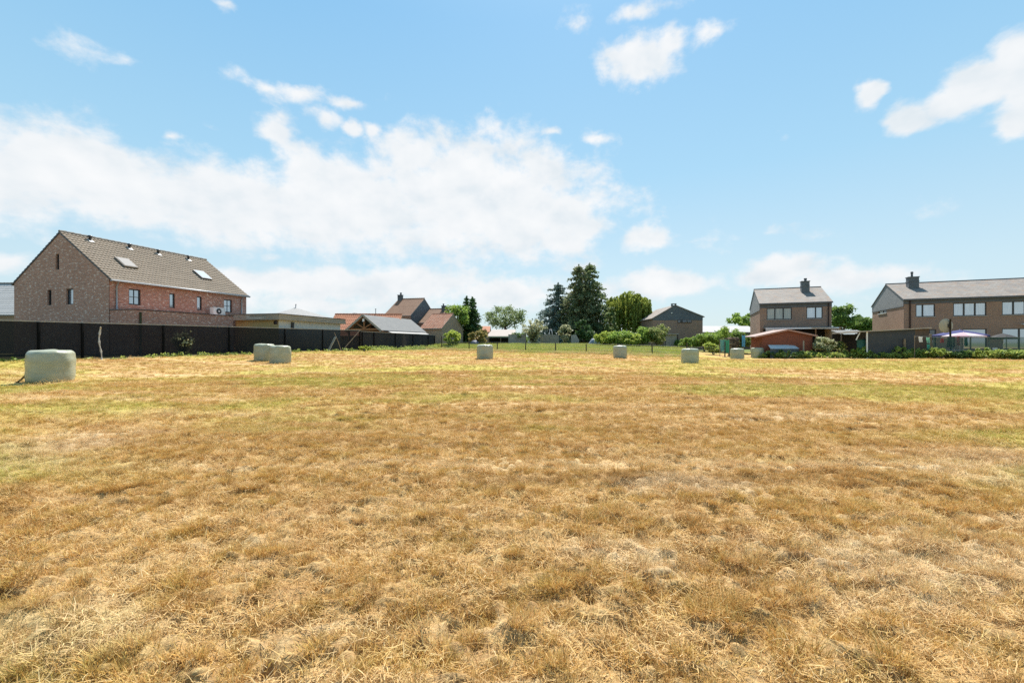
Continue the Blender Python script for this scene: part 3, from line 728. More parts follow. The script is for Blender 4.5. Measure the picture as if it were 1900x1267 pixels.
# ------------------------------------------------------------------ long brick house on the left
def left_house():
    k = .265; rz = math.atan2(1, k); O = (wx(203, 30), 30.0); zb = .65
    h = House('brick_house', O, rz, zb, 'long red brick house with a grey pantile gable roof and skylights behind the black fence')
    W, D = 11.1, 9.5
    ze = wz(517, 30) - zb; zr = wz(433.5, 31.3) - zb
    gh = [h.srect(103.6, 110.2, 471.5, 500.3), h.srect(88.4, 96, 538, 566.7), h.srect(123.3, 136.4, 535.7, 565)]
    fh = [h.frect(239, 261.2, 536.6, 565.7), h.frect(314.5, 324.8, 544.6, 571.5), h.frect(365.4, 374.7, 550.3, 575.4), h.frect(415.5, 430.7, 555.9, 579.7)]
    shell(h, W, D, ze, zr, M['red_brick'], None, fh, None, depth=.16)
    # grey-toned brick gable leaf, 2 cm proud
    g = MB(); top = lambda y: ze + (zr - ze) * (y / (D/2) if y <= D/2 else (D - y) / (D/2))
    wall_face(g, (-.02, 0, 0), (0,1,0), (1,0,0), [0, D/2, D], top, gh, .18, -.8)
    g.build('gable_wall', M['grey_brick'], h.root)
    for r, gm in zip(gh, ('win_dark', 'win_dark', 'win_sky')): window(h.root, (-.02,0,0), (0,1,0), (1,0,0), r, M['anthracite'], M[gm], depth=.15, fw=.06)
    for i, r in enumerate(fh): window(h.root, (0,0,0), (1,0,0), (0,1,0), r, M['anthracite'], M['win_sky'] if i < 2 else M['win_sky_net'], depth=.12, fw=.075, bars=1 if i in (0, 3) else 0, hb=1 if i in (0, 3) else 0)
    roof = gable_roof(h.root, W, D, ze, zr, M['grey_tiles'], None, .22, .06, .1, (.23, .33, .045, .045), M['anthracite'], ridge_mat=M['ridge'])
    sl = (zr - ze) / (D/2); dn = Vector((0, -1, -sl)).normalized(); nm = Vector((0, -sl, 1)).normalized()
    def slope_rect(name, pxs, w, l, glass, fm):
        p = h.on_slope(*pxs, ze + .2, zr + .2, D/2)
        f = MB(); c = Vector(p); X = Vector((1,0,0))
        f.prism([c - X*w/2 - dn*l/2, c + X*w/2 - dn*l/2, c + X*w/2 + dn*l/2, c - X*w/2 + dn*l/2], nm * .10)
        o = f.build(name, fm, h.root); q = MB(); w2, l2 = w/2 - .07, l/2 - .08; c2 = c + nm * .103
        q.prism([c2 - X*w2 - dn*l2, c2 + X*w2 - dn*l2, c2 + X*w2 + dn*l2, c2 - X*w2 + dn*l2], nm * .012)
        q.build('pane', glass, o)
    slope_rect('skylight', (234, 488.5), .95, 1.25, pm('closed_blind', (.23, .215, .205), (.20, .19, .18), 2, .7), M['ridge'])
    slope_rect('skylight', (375.5, 511), .95, 1.25, M['sky_bright'], M['anthracite'])
    for pxs in ((167, 446), (240, 460.5), (293.5, 471), (349.5, 481.5)):
        p = h.on_slope(*pxs, ze + .18, zr + .18, D/2); v = MB()
        v.lathe([(.085, -.1), (.085, .24), (.14, .25), (.15, .29), (.12, .35), (.04, .37)], (p.x, p.y, p.z), 12)
        o = v.build('roof_vent', M['anthracite'], h.root, True); a = MB(); X = Vector((1,0,0)); c = Vector(p)
        a.prism([c - X*.16 - dn*.12, c + X*.16 - dn*.12, c + X*.16 + dn*.3, c - X*.16 + dn*.3], nm * .03); a.build('flashing', M['lead'], o)
    gt = MB(); gt.tube([(-.1, -.30, ze - .12), (W + .1, -.30, ze - .12)], .075, 8); gt.build('gutter', M['zinc'], h.root, True)
    for px in (215, 447):
        x = h.front(px, 560)[0]; dp = MB(); dp.tube([(x, -.30, ze - .15), (x, -.09, ze - .5), (x, -.09, ze - 3)], .05, 8); dp.build('downpipe', M['zinc'], h.root, True)
    # flat annex along the long side
    za = wz(574.5, 29.4) - zb; a = MB(); L = 7.6; off = 2.25
    wall_face(a, (.02, -off, 0), (1,0,0), (0,1,0), [0, L], lambda x: za, [], .1, -.8)
    wall_face(a, (.02, -off, 0), (0,1,0), (1,0,0), [0, off - .02], lambda x: za, [], .1, -.8)
    wall_face(a, (L + .02, -off, 0), (0,1,0), (-1,0,0), [0, off - .02], lambda x: za, [], .1, -.8)
    a.poly([(.02, -off, za - .01), (L, -off, za - .01), (L, -.02, za - .01), (.02, -.02, za - .01)])
    o = a.build('annex', M['red_brick'], h.root)
    c = MB(); c.box((-.02, -off - .04, za), (L + .06, -off + .22, za + .06)); c.box((-.02, -off + .22, za), (.22, -.03, za + .06)); c.build('coping', M['anthracite'], o)
    x = h.front(241, 590, -off)[0]; dp = MB(); dp.tube([(.35, -off - .07, za - .15), (.35, -off - .07, -.5)], .06, 8); dp.build('downpipe', pm('green_pipe', (.06, .09, .06), (.05, .07, .05)), h.root, True)
    # heat pump on the annex roof
    x0 = h.front(392.5, 575, -.7)[0]; x1 = h.front(414.5, 575, -.7)[0]
    base = h.O + h.u * x0 + h.d * -.9
    t = tag(empty('air_conditioner', (base.x, base.y, zb + za + .065), rz), 'white outdoor air conditioner unit on the flat annex roof', 'air conditioner')
    w = x1 - x0; bm = MB(); bm.box((0, 0, .05), (w, .38, .68)); bm.build('casing', M['white_metal'], t)
    f = MB(); f.tube([(w*.45, -.004, .365), (w*.45, -.022, .365)], .235, 24); f.build('fan_grille', M['anthracite'], t)
    hb = MB(); hb.tube([(w*.45, -.023, .365), (w*.45, -.04, .365)], .07, 12); hb.build('fan_hub', M['white_metal'], t)
    for q in (.08, w - .16):
        ft = MB(); ft.box((q, .04, 0), (q + .08, .34, .05)); ft.build('foot', M['anthracite'], t)
left_house()

def neighbour_house():
    O = (wx(-190, 46), 46.0); zb = .8
    h = House('tiled_house', O, R(-3), zb, 'pale grey tiled roof of a house at the far left edge', 'house')
    W = wx(60, 46) - wx(-190, 46); D = 8.0; ze = wz(582, 46) - zb; zr = wz(529, 50) - zb
    shell(h, W, D, ze, zr, M['old_brick']); gable_roof(h.root, W, D, ze, zr, tile_mat('pale_grey_tiles', (.42, .40, .38), (.36, .345, .325), (.46, .44, .42), .3, .36, .75, None, .4, 0), None, .3, .1, .1, (.30, .36, .02, .02), M['zinc'], ridge_mat=M['ridge'])
neighbour_house()

# ------------------------------------------------------------------ flat roofed garage
def garage():
    C = Vector((wx(518, 37), 37.0)); k = .235; u = Vector((k, 1)).normalized(); rz = math.atan2(u.y, u.x); zb = .65
    h = House('garage', C, rz, zb, 'flat roofed garage with a weathered timber fascia behind the black fence', 'garage')
    W, D = 9.3, 5.1; zt = wz(582.6, 37) - zb; zf = zt - .47
    w = MB(); wall_face(w, (.35, .35, 0), (1,0,0), (0,1,0), [0, W - .7], lambda x: zf, [], .1, -.8); wall_face(w, (.35, D - .35, 0), (1,0,0), (0,-1,0), [0, W - .7], lambda x: zf, [], .1, -.8)
    wall_face(w, (W - .35, .35, 0), (0,1,0), (-1,0,0), [0, D - .7], lambda x: zf, [], .1, -.8); w.build('wall', M['plaster'], h.root)
    hole = h.srect(507.5, 516, 594.5, 602, .35); hole = (max(.1, hole[0] - .35), hole[1] - .35, hole[2], hole[3])
    w2 = MB(); wall_face(w2, (.35, .35, 0), (0,1,0), (1,0,0), [0, D - .7], lambda x: zf, [hole], .12, -.8); w2.build('boarded_wall', M['ochre'], h.root)
    window(h.root, (.35, .35, 0), (0,1,0), (1,0,0), hole, M['anthracite'], M['win_dark'], depth=.08, fw=.05)
    f = MB()
    for i in range(3):
        z0 = zf + .16 * i; e = .02 * (2 - i) * -1
        f.box((e, e, z0 + .004), (W - e, .03, z0 + .152)); f.box((e, .03, z0 + .004), (.03, D - e, z0 + .152)); f.box((W - .03, .03, z0 + .004), (W - e, D - e, z0 + .152))
    f.box((.03, .03, zf), (W - .03, D - .03, zf + .06)); f.build('fascia', M['grey_wood'], h.root)
    c = MB(); c.box((-.06, -.06, zt + .012), (W + .06, D + .06, zt + .06)); c.build('roof', M['dark_band'], h.root)
    x = h.front(541.5, 602, .35)[0]; l = MB(); l.box((x - .11, .2, zf - .75), (x + .11, .345, zf - .12)); l.build('wall_lamp', M['anthracite'], h.root)
garage()

def hip_house():
    X, Y = wx(547.5, 62), 62.0; zb = .8; s = 4.4
    h = House('hip_roof_house', (X, Y), R(38), zb, 'house with a light grey pyramid roof and a metal flue above the garage', 'house')
    ze = wz(590, 62) - zb; zr = wz(571, 62) - zb
    w = MB(); w.box((-s*.75, -s*.75, -.8), (s*.75, s*.75, ze)); w.build('wall', M['plaster'], h.root)
    r = MB(); B = [(-s,-s,ze-.25),(s,-s,ze-.25),(s,s,ze-.25),(-s,s,ze-.25)]
    for i in range(4): r.poly([B[i], B[(i+1) % 4], (0, 0, zr)])
    r.poly(B[::-1]); r.build('roof', tile_mat('light_grey_roof', (.27, .265, .255), (.235, .23, .22), (.30, .29, .28), .3, .3, .7, None, .4, .01), h.root)
    f = MB(); f.tube([(.05, 0, zr - .2), (.1, 0, zr + .42)], .06, 8); f.tube([(.1, 0, zr + .42), (.1, 0, zr + .5)], .1, 8); f.build('flue', M['zinc'], h.root)
hip_house()

def red_roof_building():
    O = (wx(603, 56), 56.0); zb = .85
    h = House('red_roof_barn', O, R(4), zb, 'long low building with an orange red tiled roof behind the garage and carport', 'barn')
    zr = wz(584.5, 60) - zb; ze = wz(622, 56) - zb; D = 8.4; W = 8.8
    shell(h, W, D, ze, zr, M['old_brick']); gable_roof(h.root, W, D, ze, zr, M['red_tiles'], None, .3, .1, .1, (.25, .36, .035, .035), M['old_brick'], ridge_mat=M['red_tiles'])
    x, z = h.front(697, 582, D/2); p = MB(); p.tube([(x, D/2, zr - .1), (x, D/2, zr + .82)], .05, 8); p.tube([(x, D/2, zr + .82), (x, D/2, zr + .9)], .09, 8); p.build('flue', M['zinc'], h.root)
    x, z = h.front(658, 582, D/2); a = MB(); a.tube([(x, D/2, zr - .1), (x, D/2, zr + .34)], .02, 6); a.tube([(x - .3, D/2, zr + .32), (x + .3, D/2, zr + .30)], .016, 6); a.build('aerial', M['zinc'], h.root)
red_roof_building()

# ------------------------------------------------------------------ carport with an open oak truss
def carport():
    k = .27; u = Vector((k, 1)).normalized(); rz = math.atan2(u.y, u.x); A = Vector((wx(676, 52), 52.0)); zb = .78
    hw = 2.08; L = 11.4
    h = House('carport', A, rz, zb, 'carport with an open oak roof truss and a grey sheet roof', 'carport')      # x along the ridge, y to the left
    zr = wz(585.3, 52) - zb; ze = wz(610, 52) - zb; oh = .35
    r = MB(); sl = (zr - ze) / hw
    for s in (-1, 1):
        P = [(-.3, 0, zr), (L, 0, zr), (L, s * (hw + oh), ze - sl * oh), (-.3, s * (hw + oh), ze - sl * oh)]
        r.prism(P, (0, 0, .09))
    r.build('roof', M['grey_roof'], h.root)
    t = 0
    for x in (0.0, 3.6, 7.2, 10.8):
        f = MB(); w = .16
        f.beam((x, -hw - .1, ze - .06), (x, hw + .1, ze - .06), w, .2)
        for s in (-1, 1): f.beam((x, s * (hw + oh), ze - sl * oh - .1), (x, s * .05, zr - .11), w * .9, .17)
        f.beam((x, 0, ze + .05), (x, 0, zr - .22), w * .95, .15)
        for s in (-1, 1): f.beam((x, s * .08, ze + .1), (x, s * hw * .5, ze + (zr - ze) * .42), w * .8, .12)
        o = f.build('truss', M['brown_wood'], h.root)
        for s in (-1, 1):
            p = MB(); p.box((x - .09, s * hw - .09, -.5), (x + .09, s * hw + .09, ze - .17)); p.build('post', M['brown_wood'], h.root)
    v = MB()
    for s in (-1, 1): v.beam((-.34, s * (hw + oh + .02), ze - sl * oh - .02), (-.34, 0, zr + .02), .04, .24)
    v.build('verge_board', M['grey_wood'], h.root)
    bxx = MB(); bxx.box((-.22, -.13, zr - .72), (-.1, .13, zr - .38)); bxx.build('electric_box', M['white_metal'], h.root)  # white electric box on the king post
    bk = MB(); bk.box((2.2, -hw + .05, -.5), (2.3, hw - .05, ze - .18)); bk.build('back_panel', M['brown_wood'], h.root)
    ln = MB(); ln.prism([(1.2, -hw - .38, ze - .36), (L - .2, -hw - .38, ze - .36), (L - .2, -hw - .85, ze - .54), (1.2, -hw - .85, ze - .54)], (0, 0, .08)); ln.build('side_canopy', M['white_roof'], h.root)
carport()

# ------------------------------------------------------------------ brown houses in the middle distance
RZM = -math.atan(.30)
def chimney(root, p, w, d, h, mat, pot=None, cap=True, name='chimney'):
    c = MB(); c.box((p[0] - w/2, p[1] - d/2, p[2] - 1.0), (p[0] + w/2, p[1] + d/2, p[2] + h))
    if cap: c.box((p[0] - w/2 - .06, p[1] - d/2 - .06, p[2] + h + .003), (p[0] + w/2 + .06, p[1] + d/2 + .06, p[2] + h + .09)); c.box((p[0] - w/2 - .035, p[1] - d/2 - .035, p[2] + h * .55), (p[0] + w/2 + .035, p[1] + d/2 + .035, p[2] + h * .62))
    o = c.build(name, mat, root)
    if pot:
        q = MB(); q.lathe([(pot[0], 0), (pot[0] * .85, pot[1] * .6), (pot[0] * 1.2, pot[1] * .65), (pot[0], pot[1])], (p[0] + pot[2], p[1], p[2] + h + .09), 10); q.build('chimney_pot', M['dark_band'], o)
    return o
def brown_houses():
    zb = .9; E = Vector((wx(762, 72), 72.0)); u = Vector((1, -.30)).normalized(); W = 4.95
    h = House('brown_house', E - u * W, RZM, zb, 'tall narrow brown roofed house with a dark slate gable', 'house')
    ze = wz(585, 72) - zb; zr = wz(555, 76.3) - zb; D = 9.2
    shell(h, W, D, ze, zr, M['brown_brick'])
    g = MB(); top = lambda y: ze + (zr - ze) * (1 - abs(y - D/2) / (D/2)); wall_face(g, (W + .03, 0, 0), (0,1,0), (-1,0,0), [0, D/2, D], top, [], .02, 0.2); g.build('slate_gable', M['slate'], h.root)
    gable_roof(h.root, W, D, ze, zr, M['brown_tiles'], None, .2, .08, .1, (.25, .36, .03, .035), M['stone'], ridge_mat=M['brown_tiles'])
    chimney(h.root, (.45, D/2 - .25, zr), .75, .6, .75, M['dark_band'], (.16, .4, .1))
    # lower house against the slate gable
    O2 = Vector(h.O) + h.u * (W + .05) + h.d * 2.3
    h2 = House('low_brown_house', O2, RZM, zb, 'lower brown tiled house with a dark chimney attached to the slate gable', 'house')
    W2 = 3.5; D2 = 8.4; ze2 = wz(599, O2.y) - zb; zr2 = wz(575, O2.y + 4) - zb
    shell(h2, W2, D2, ze2, zr2, M['brown_brick']); gable_roof(h2.root, W2, D2, ze2, zr2, M['brown_tiles'], None, .2, .06, .1, (.25, .36, .03, .035), M['zinc'], ridge_mat=M['brown_tiles'])
    x, z = h2.front(823.5, 575, D2/2 - .4); chimney(h2.root, (x, D2/2 - .4, zr2 - .2), .62, .6, .75, M['dark_band'], (.13, .35, -.08))
    # tile-roofed brick shed in front
    C = Vector((wx(820, 66), 66.0)); W3 = 3.6; zb3 = .85
    h3 = House('brick_barn', C - h.u * W3, RZM, zb3, 'old brick shed with a weathered red tile roof beside the end of the fence', 'shed')
    ze3 = wz(609, 66) - zb3; zr3 = wz(583.8, 70) - zb3; D3 = 8.0
    shell(h3, W3, D3, ze3, zr3, M['old_brick']); gable_roof(h3.root, W3, D3, ze3, zr3, M['old_tiles'], None, .22, .05, .1, (.26, .36, .045, .05), M['stone'], ridge_mat=M['old_tiles'])
brown_houses()

# ------------------------------------------------------------------ slate gabled house beyond the willow
def slate_house():
    zb = .8; Y = 70.0; h = House('slate_gable_house', (wx(1211, Y), Y), R(-2), zb, 'house with a dark slate gable end over brown brick beyond the meadow', 'house')
    W = wx(1302.5, Y) - wx(1211, Y); ap = h.front(1252.5, 570)[0]; zr = wz(567, Y) - zb; zl = wz(591, Y) - zb; zrr = wz(587.5, Y) - zb; zc = wz(594, Y) - zb; Dp = 10
    hole = h.frect(1257, 1283, 593.2, 598.9)
    w = MB(); wall_face(w, (0,0,0), (1,0,0), (0,1,0), [0, W], lambda x: zc, [], .12, -.8); wall_face(w, (0,0,0), (0,1,0), (1,0,0), [0, Dp], lambda x: zl, [], .1, -.8); wall_face(w, (W,0,0), (0,1,0), (-1,0,0), [0, Dp], lambda x: zrr, [], .1, -.8)
    w.build('wall', M['brown_brick'], h.root)
    g = MB(); top = lambda x: zl + (zr - zl) * x / ap if x <= ap else zrr + (zr - zrr) * (W - x) / (W - ap)
    wall_face(g, (0,-.04,0), (1,0,0), (0,1,0), [0, ap, W], top, [], .03, zc - .02); g.build('slate_gable', M['slate'], h.root); g = MB(); wall_face(g, (0,Dp,0), (1,0,0), (0,-1,0), [0, ap, W], top, [], .03, -.5)
    g.build('slate_gable', M['slate'], h.root)
    r = MB(); r.prism([(-.2, -.15, zl - .1), (ap, -.15, zr), (ap, Dp, zr), (-.2, Dp, zl - .1)], (0, 0, .12)); r.prism([(ap, -.15, zr), (W + .25, -.15, zrr - .12), (W + .25, Dp, zrr - .12), (ap, Dp, zr)], (0, 0, .12)); r.build('roof', M['weathered_slates'], h.root)
    f = MB(); x0, x1, z0, z1 = hole; f.box((x0, -.09, z0), (x1, -.045, z1)); o = f.build('window', M['anthracite'], h.root)
    n = 3
    for i in range(n):
        p = MB(); a = x0 + (x1 - x0) * i / n + .06; p.box((a, -.105, z0 + .07), (x0 + (x1 - x0) * (i + 1) / n - .06, -.092, z1 - .07)); p.build('pane', M['win_dark' if i < 1 else 'win_sky'], o)
    cx0 = h.front(1247, 570)[0]; cx1 = h.front(1254.8, 570)[0]; ct = wz(563.2, Y) - zb
    c = MB(); c.box((cx0, -.06, zr - .75), (cx1, .5, zr + .05)); o = c.build('chimney', M['slate'], h.root)
    k = MB(); k.box((cx0, -.06, zr + .053), (cx0 + .09, .5, ct - .1)); k.box((cx1 - .09, -.06, zr + .053), (cx1, .5, ct - .1)); k.box((cx0 - .03, -.09, ct - .097), (cx1 + .03, .53, ct)); k.build('chimney_cap', M['dark_band'], o)
    l = MB(); x, z = h.front(1246, 580.8); l.tube([(x, -.045, z), (x, -.14, z)], .1, 12); l.build('wall_lamp', M['white_metal'], h.root)
    # little car shelter to the left of the facade
    s = House('garden_shelter', (wx(1233, 66), 66.0), R(-2), .75, 'small flat roofed shelter in front of the slate gabled house', 'shelter')
    W2 = wx(1258, 66) - wx(1233, 66); z = wz(619, 66) - .75
    rf = MB(); rf.box((-.1, -.1, z - .1), (W2 + .1, 3, z)); rf.build('roof', M['white_roof'], s.root); bw = MB(); bw.box((0, .2, -.5), (W2 * .92, .3, z - .103)); bw.build('back_wall', M['concrete'], s.root)
    for q in (.05, W2 - .12):
        p = MB(); p.box((q, -.05, -.5), (q + .1, .05, z - .103)); p.build('post', M['pole_dark'], s.root)
slate_house()

def warehouse():
    zb = .7; Y = 74.0; h = House('warehouse', (wx(1296, Y), Y), R(0), zb, 'low shed with a long pale roof behind the hedge', 'warehouse')
    W = wx(1408, Y) - wx(1296, Y); D = 7; ze = wz(616.5, Y) - zb; zr = wz(606, Y + 3.5) - zb
    shell(h, W, D, ze, zr, pm('brown_boards', (.16, .12, .10), (.12, .09, .075), 3, .8, stretch=(8, 1, .3))); gable_roof(h.root, W, D, ze, zr, M['white_roof'], None, .25, .1, .1, None, M['white_roof'])
warehouse()

# ------------------------------------------------------------------ the two slate banded houses on the right
def banded_house(name, O, k, zb, label, W, D, ze, zr, zband, zgab, fwins, gwins, chim, pipes, group=None):
    h = House(name, O, -math.atan(k), zb, label, 'house')
    fh = [h.frect(*w[0]) for w in fwins]; gh = [h.srect(*w) for w in gwins]
    shell(h, W, D, ze, zr, M['brown_brick'], None, fh, gh, depth=.15)
    bd = MB(); wall_face(bd, (-.035, -.035, 0), (1,0,0), (0,1,0), [0, W + .07], lambda x: ze - .002, [], .03, zband); bd.build('fascia_band', M['dark_band'], h.root)  # same slate as the gables, facade shade painted in as a darker colour
    g = MB(); top = lambda y: ze + (zr - ze) * (1 - abs(y - D/2) / (D/2)); 
    for x, n in ((-.035, 1), (W + .035, -1)):
        g = MB(); wall_face(g, (x, 0, 0), (0,1,0), (n,0,0), [0, D/2, D], top, [], .03, zgab); g.build('slate_gable', M['pale_slate'], h.root)
    t = MB(); t.box((-.05, .0, zgab - .1), (-.036, D, zgab - .003)); t.build('gable_trim', M['dark_band'], h.root)
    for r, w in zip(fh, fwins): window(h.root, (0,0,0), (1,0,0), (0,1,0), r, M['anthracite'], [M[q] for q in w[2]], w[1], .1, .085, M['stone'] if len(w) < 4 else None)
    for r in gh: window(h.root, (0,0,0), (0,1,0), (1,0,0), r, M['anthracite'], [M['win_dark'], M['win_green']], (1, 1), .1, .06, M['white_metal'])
    rf = gable_roof(h.root, W, D, ze, zr, M['weathered_slates'], None, .16, .1, .11, None, M['dark_band'])
    rc = MB(); rc.beam((-.12, D/2, zr + .13), (W + .12, D/2, zr + .13), .22, .09); rc.build('ridge_cap', M['dark_band'], rf)
    p = h.on_slope(*chim[0], ze + .12, zr + .12, D/2); chimney(h.root, p, chim[1], .85, chim[2], M['slate'], chim[3])
    gt = MB(); gt.box((-.1, -.30, ze - .12), (W + .1, -.17, ze + .0)); gt.build('gutter', M['dark_band'], h.root)
    for px, py0, py1 in pipes:
        x = h.front(px, (py0 + py1) / 2)[0]; q = MB(); q.box((x - .055, -.13, -.4), (x + .055, -.04, ze - .13)); q.build('downpipe', pm('dark_brown_pipe', (.035, .02, .017), (.03, .018, .015)), h.root)
    return h
def right_houses():
    Y1 = 55.2; O1 = (wx(1410, Y1), Y1); zb1 = -.2; k1 = .415
    ze1 = wz(564, Y1) - zb1; D1 = 10.6
    h1 = banded_house('brick_house', O1, k1, zb1, 'detached brown brick house with a grey slate roof behind the red shed', 7.45, D1, ze1, ze1 + 2.28, wz(572, Y1) - zb1, wz(575, Y1) - zb1,
        [((1422.5, 1469.3, 571.2, 592.7), (1, 1, 1), ('win_green',)), ((1496.3, 1526.4, 569.5, 590.7), (1.35, 1), ('win_sky_net', 'win_sky'))], [], ((1493.5, 541.5), .85, 1.25, (.16, .38, .05)), [(1537, 568, 607)])
    Y2 = 49.7; O2 = (wx(1677, Y2), Y2); zb2 = -.1; k2 = .455; ze2 = wz(556, Y2) - zb2
    h2 = banded_house('brick_house', O2, k2, zb2, 'long brown brick terrace with a grey slate roof at the right edge', 17.0, 10.8, ze2, ze2 + 2.28, wz(564.5, Y2) - zb2, wz(567.5, Y2) - zb2,
        [((1699, 1735, 564.4, 587.7), (1, 1.7), ('win_sky', 'win_sky_net')), ((1768.6, 1830.5, 561.6, 586), (1, 1, 1), ('win_sky_net',)), ((1859, 1925, 558.6, 584), (1, 1, 1), ('win_sky_net',)),
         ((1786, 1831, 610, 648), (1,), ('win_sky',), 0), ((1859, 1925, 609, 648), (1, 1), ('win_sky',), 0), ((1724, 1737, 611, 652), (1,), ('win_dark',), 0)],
        [(1629.7, 1644.9, 572.5, 581.5)], ((1693, 533.5), .95, 1.15, (.12, .62, -.05)), [(1688, 558, 607)])
    x, z = h2.front(1896, 602); l = MB(); l.box((x - .05, -.4, z - .03), (x + .5, -.002, z + .07)); l.build('wall_lamp', M['white_metal'], h2.root)
    # veranda of the first house
    v = MB()
    W = 7.2; y0 = -2.3
    z = wz(608.5, 53) - zb1
    V = MB(); V.prism([(.35, y0, z - .12), (7.6, y0, z - .12), (7.6, -.005, z + .02), (.35, -.005, z + .02)], (0, 0, .12)); vo = V.build('veranda_roof', M['grey_roof'], h1.root)
    e = MB(); e.box((.33, y0 - .03, z - .16), (7.62, y0 - .002, z + .0)); e.build('gutter', M['white_metal'], vo)
    dk = MB(); dk.box((.35, -.12, -.4), (7.5, -.05, z - .13)); dk.build('veranda_shade', M['shade_in'], h1.root)  # near-black panel painted as the shade under the veranda roof
    wp = MB(); wp.box((.36, y0 + .02, -.4), (1.2, y0 + .08, z - .17)); wp.build('white_screen', M['plaster'], h1.root)
    for x in (3.0, 5.4, 7.5):
        p = MB(); p.box((x - .05, y0 + .02, -.4), (x + .05, y0 + .12, z - .17)); p.build('veranda_post', M['brown_wood'], h1.root)
    return h1, h2
H1, H2 = right_houses()

# ------------------------------------------------------------------ fences
M['net_post'] = pm('black_post', (.005, .006, .007), (.004, .0045, .005), 4, .9, spec=.1)
def net_fence(name, label, A, d, t0, t1, ztop0, ztop1, post_px, netm, railm, extra_posts=(), gap=.08):
    """a straight run from A along d (per metre of depth)"""
    root = tag(empty(name, (A[0], A[1], 0)), label, 'fence')
    L = lambda t: (d[0] * t, d[1] * t); zt = lambda t: ztop0 + (ztop1 - ztop0) * (t - t0) / (t1 - t0)
    n = MB(); N = 60; ts = [t0 + (t1 - t0) * i / N for i in range(N + 1)]
    for a, b_ in zip(ts, ts[1:]):
        p, q = L(a), L(b_); ga = gz(A[0] + p[0], A[1] + p[1]) + gap * vn(a) ; gb = gz(A[0] + q[0], A[1] + q[1]) + gap * vn(b_)
        sa, sb = math.sin(a * 2.1) * .018, math.sin(b_ * 2.1) * .018
        n.poly([(p[0] + sa, p[1], ga), (q[0] + sb, q[1], gb), (q[0], q[1], zt(b_) - .02), (p[0], p[1], zt(a) - .02)])
    n.build('net', netm, root)
    r = MB(); p, q = L(t0), L(t1); r.beam((p[0], p[1], zt(t0)), (q[0], q[1], zt(t1)), .07, .05); r.build('top_rail', railm, root)
    tt = list(extra_posts)
    for px in post_px:
        s = (px - CX) / F; t = (s * A[1] - A[0]) / (d[0] - s * d[1]); tt.append(t)
    for t in tt:
        p = L(t); g = gz(A[0] + p[0], A[1] + p[1]); po = MB(); po.box((p[0] - .045 + .06, p[1] - .05 - .06, g - .3), (p[0] + .045 + .06, p[1] + .04 - .06, zt(t) - .03)); po.build('post', M['net_post'], root)
    return root
def vn(t): return .3 + .7 * float(vnoise(np.array([t * 1.3]), np.array([.5]), 77)[0])
M['dark_post'] = pm('dark_fence_posts', (.075, .055, .038), (.05, .038, .028), 6, .9, stretch=(1, 1, .3))
M['rail'] = pm('grey_top_rail', (.34, .33, .30), (.26, .25, .23), 3, .7)
FA, FD = (-25.5, 22.0), (.44, 1.0)
net_fence('net_fence', 'long black shade net fence with a grey top rail in front of the brick house', FA, FD, -8, 23, wz(595, 22) - .03, wz(613, 45), (72, 153, 303, 425, 528, 598, 667), M['net'], M['rail'], (-6, -3))
FB = (wx(669.6, 45.1), 45.1); FE = (wx(807, 63.5), 63.5)
net_fence('net_fence', 'shorter dark grey net fence running on towards the brick shed', FB, ((FE[0] - FB[0]) / (FE[1] - FB[1]), 1.0), 0, FE[1] - FB[1], wz(614.7, 45.1), wz(622, 63.5), (672, 693.6, 733, 766, 794, 806), M['grey_net'], M['rail'])

def stick(name, label, cat, p0, p1, Z0, Z1, w, mat, h=None):
    a = Vector((wx(p0[0], Z0), Z0, wz(p0[1], Z0))); c = Vector((wx(p1[0], Z1), Z1, wz(p1[1], Z1))); a.z = min(a.z, gz(a.x, a.y)) - .03
    m = MB()
    o_ = a.copy(); a -= o_; c -= o_
    if h: m.beam(a, c, w, h)
    else: m.tube([a, a.lerp(c, .5) + Vector((.03, 0, .02)), c], [w/2, w*.45, w*.35], 7)
    o = m.build(name, mat, None); o.location = o_; tag(o, label, cat); return o
stick('plank', 'wide pale plank leaning against the black net fence', 'plank', (609, 650), (622.5, 624.5), 40.6, 41.3, .26, M['grey_wood'], .05)
stick('branch', 'thin grey branch crossing above the leaning plank', 'branch', (633.5, 642), (620, 616.5), 41.6, 41.4, .07, M['post_wood'])
stick('pole', 'long slanting pole reaching the top rail at the corner of the black fence', 'pole', (634, 651), (668.5, 612), 42.3, 44.3, .085, M['post_wood'])

def pale_stem():
    Z = 25.0; x = wx(187, Z); g = gz(x, Z); pts = []; rad = []
    zs = wz(606, Z) - g
    for i in range(12):
        t = i / 11; pts.append((math.sin(t * 5 + 1) * .05 - .05 * t * (1 - t) * 4, .02 * math.sin(t * 9), zs * t)); rad.append(.022 + .022 * ((i * 7) % 3 == 0) + .014 * t)
    m = MB(); m.tube(pts, rad, 8); root = tag(empty('tree_stem', (x, Z, g - .02)), 'slender crooked pale stem standing before the black fence', 'tree stem')
    m.build('stem', M['birch'], root, True)
    return root, (x, Z, g)
PS, PSP = pale_stem()

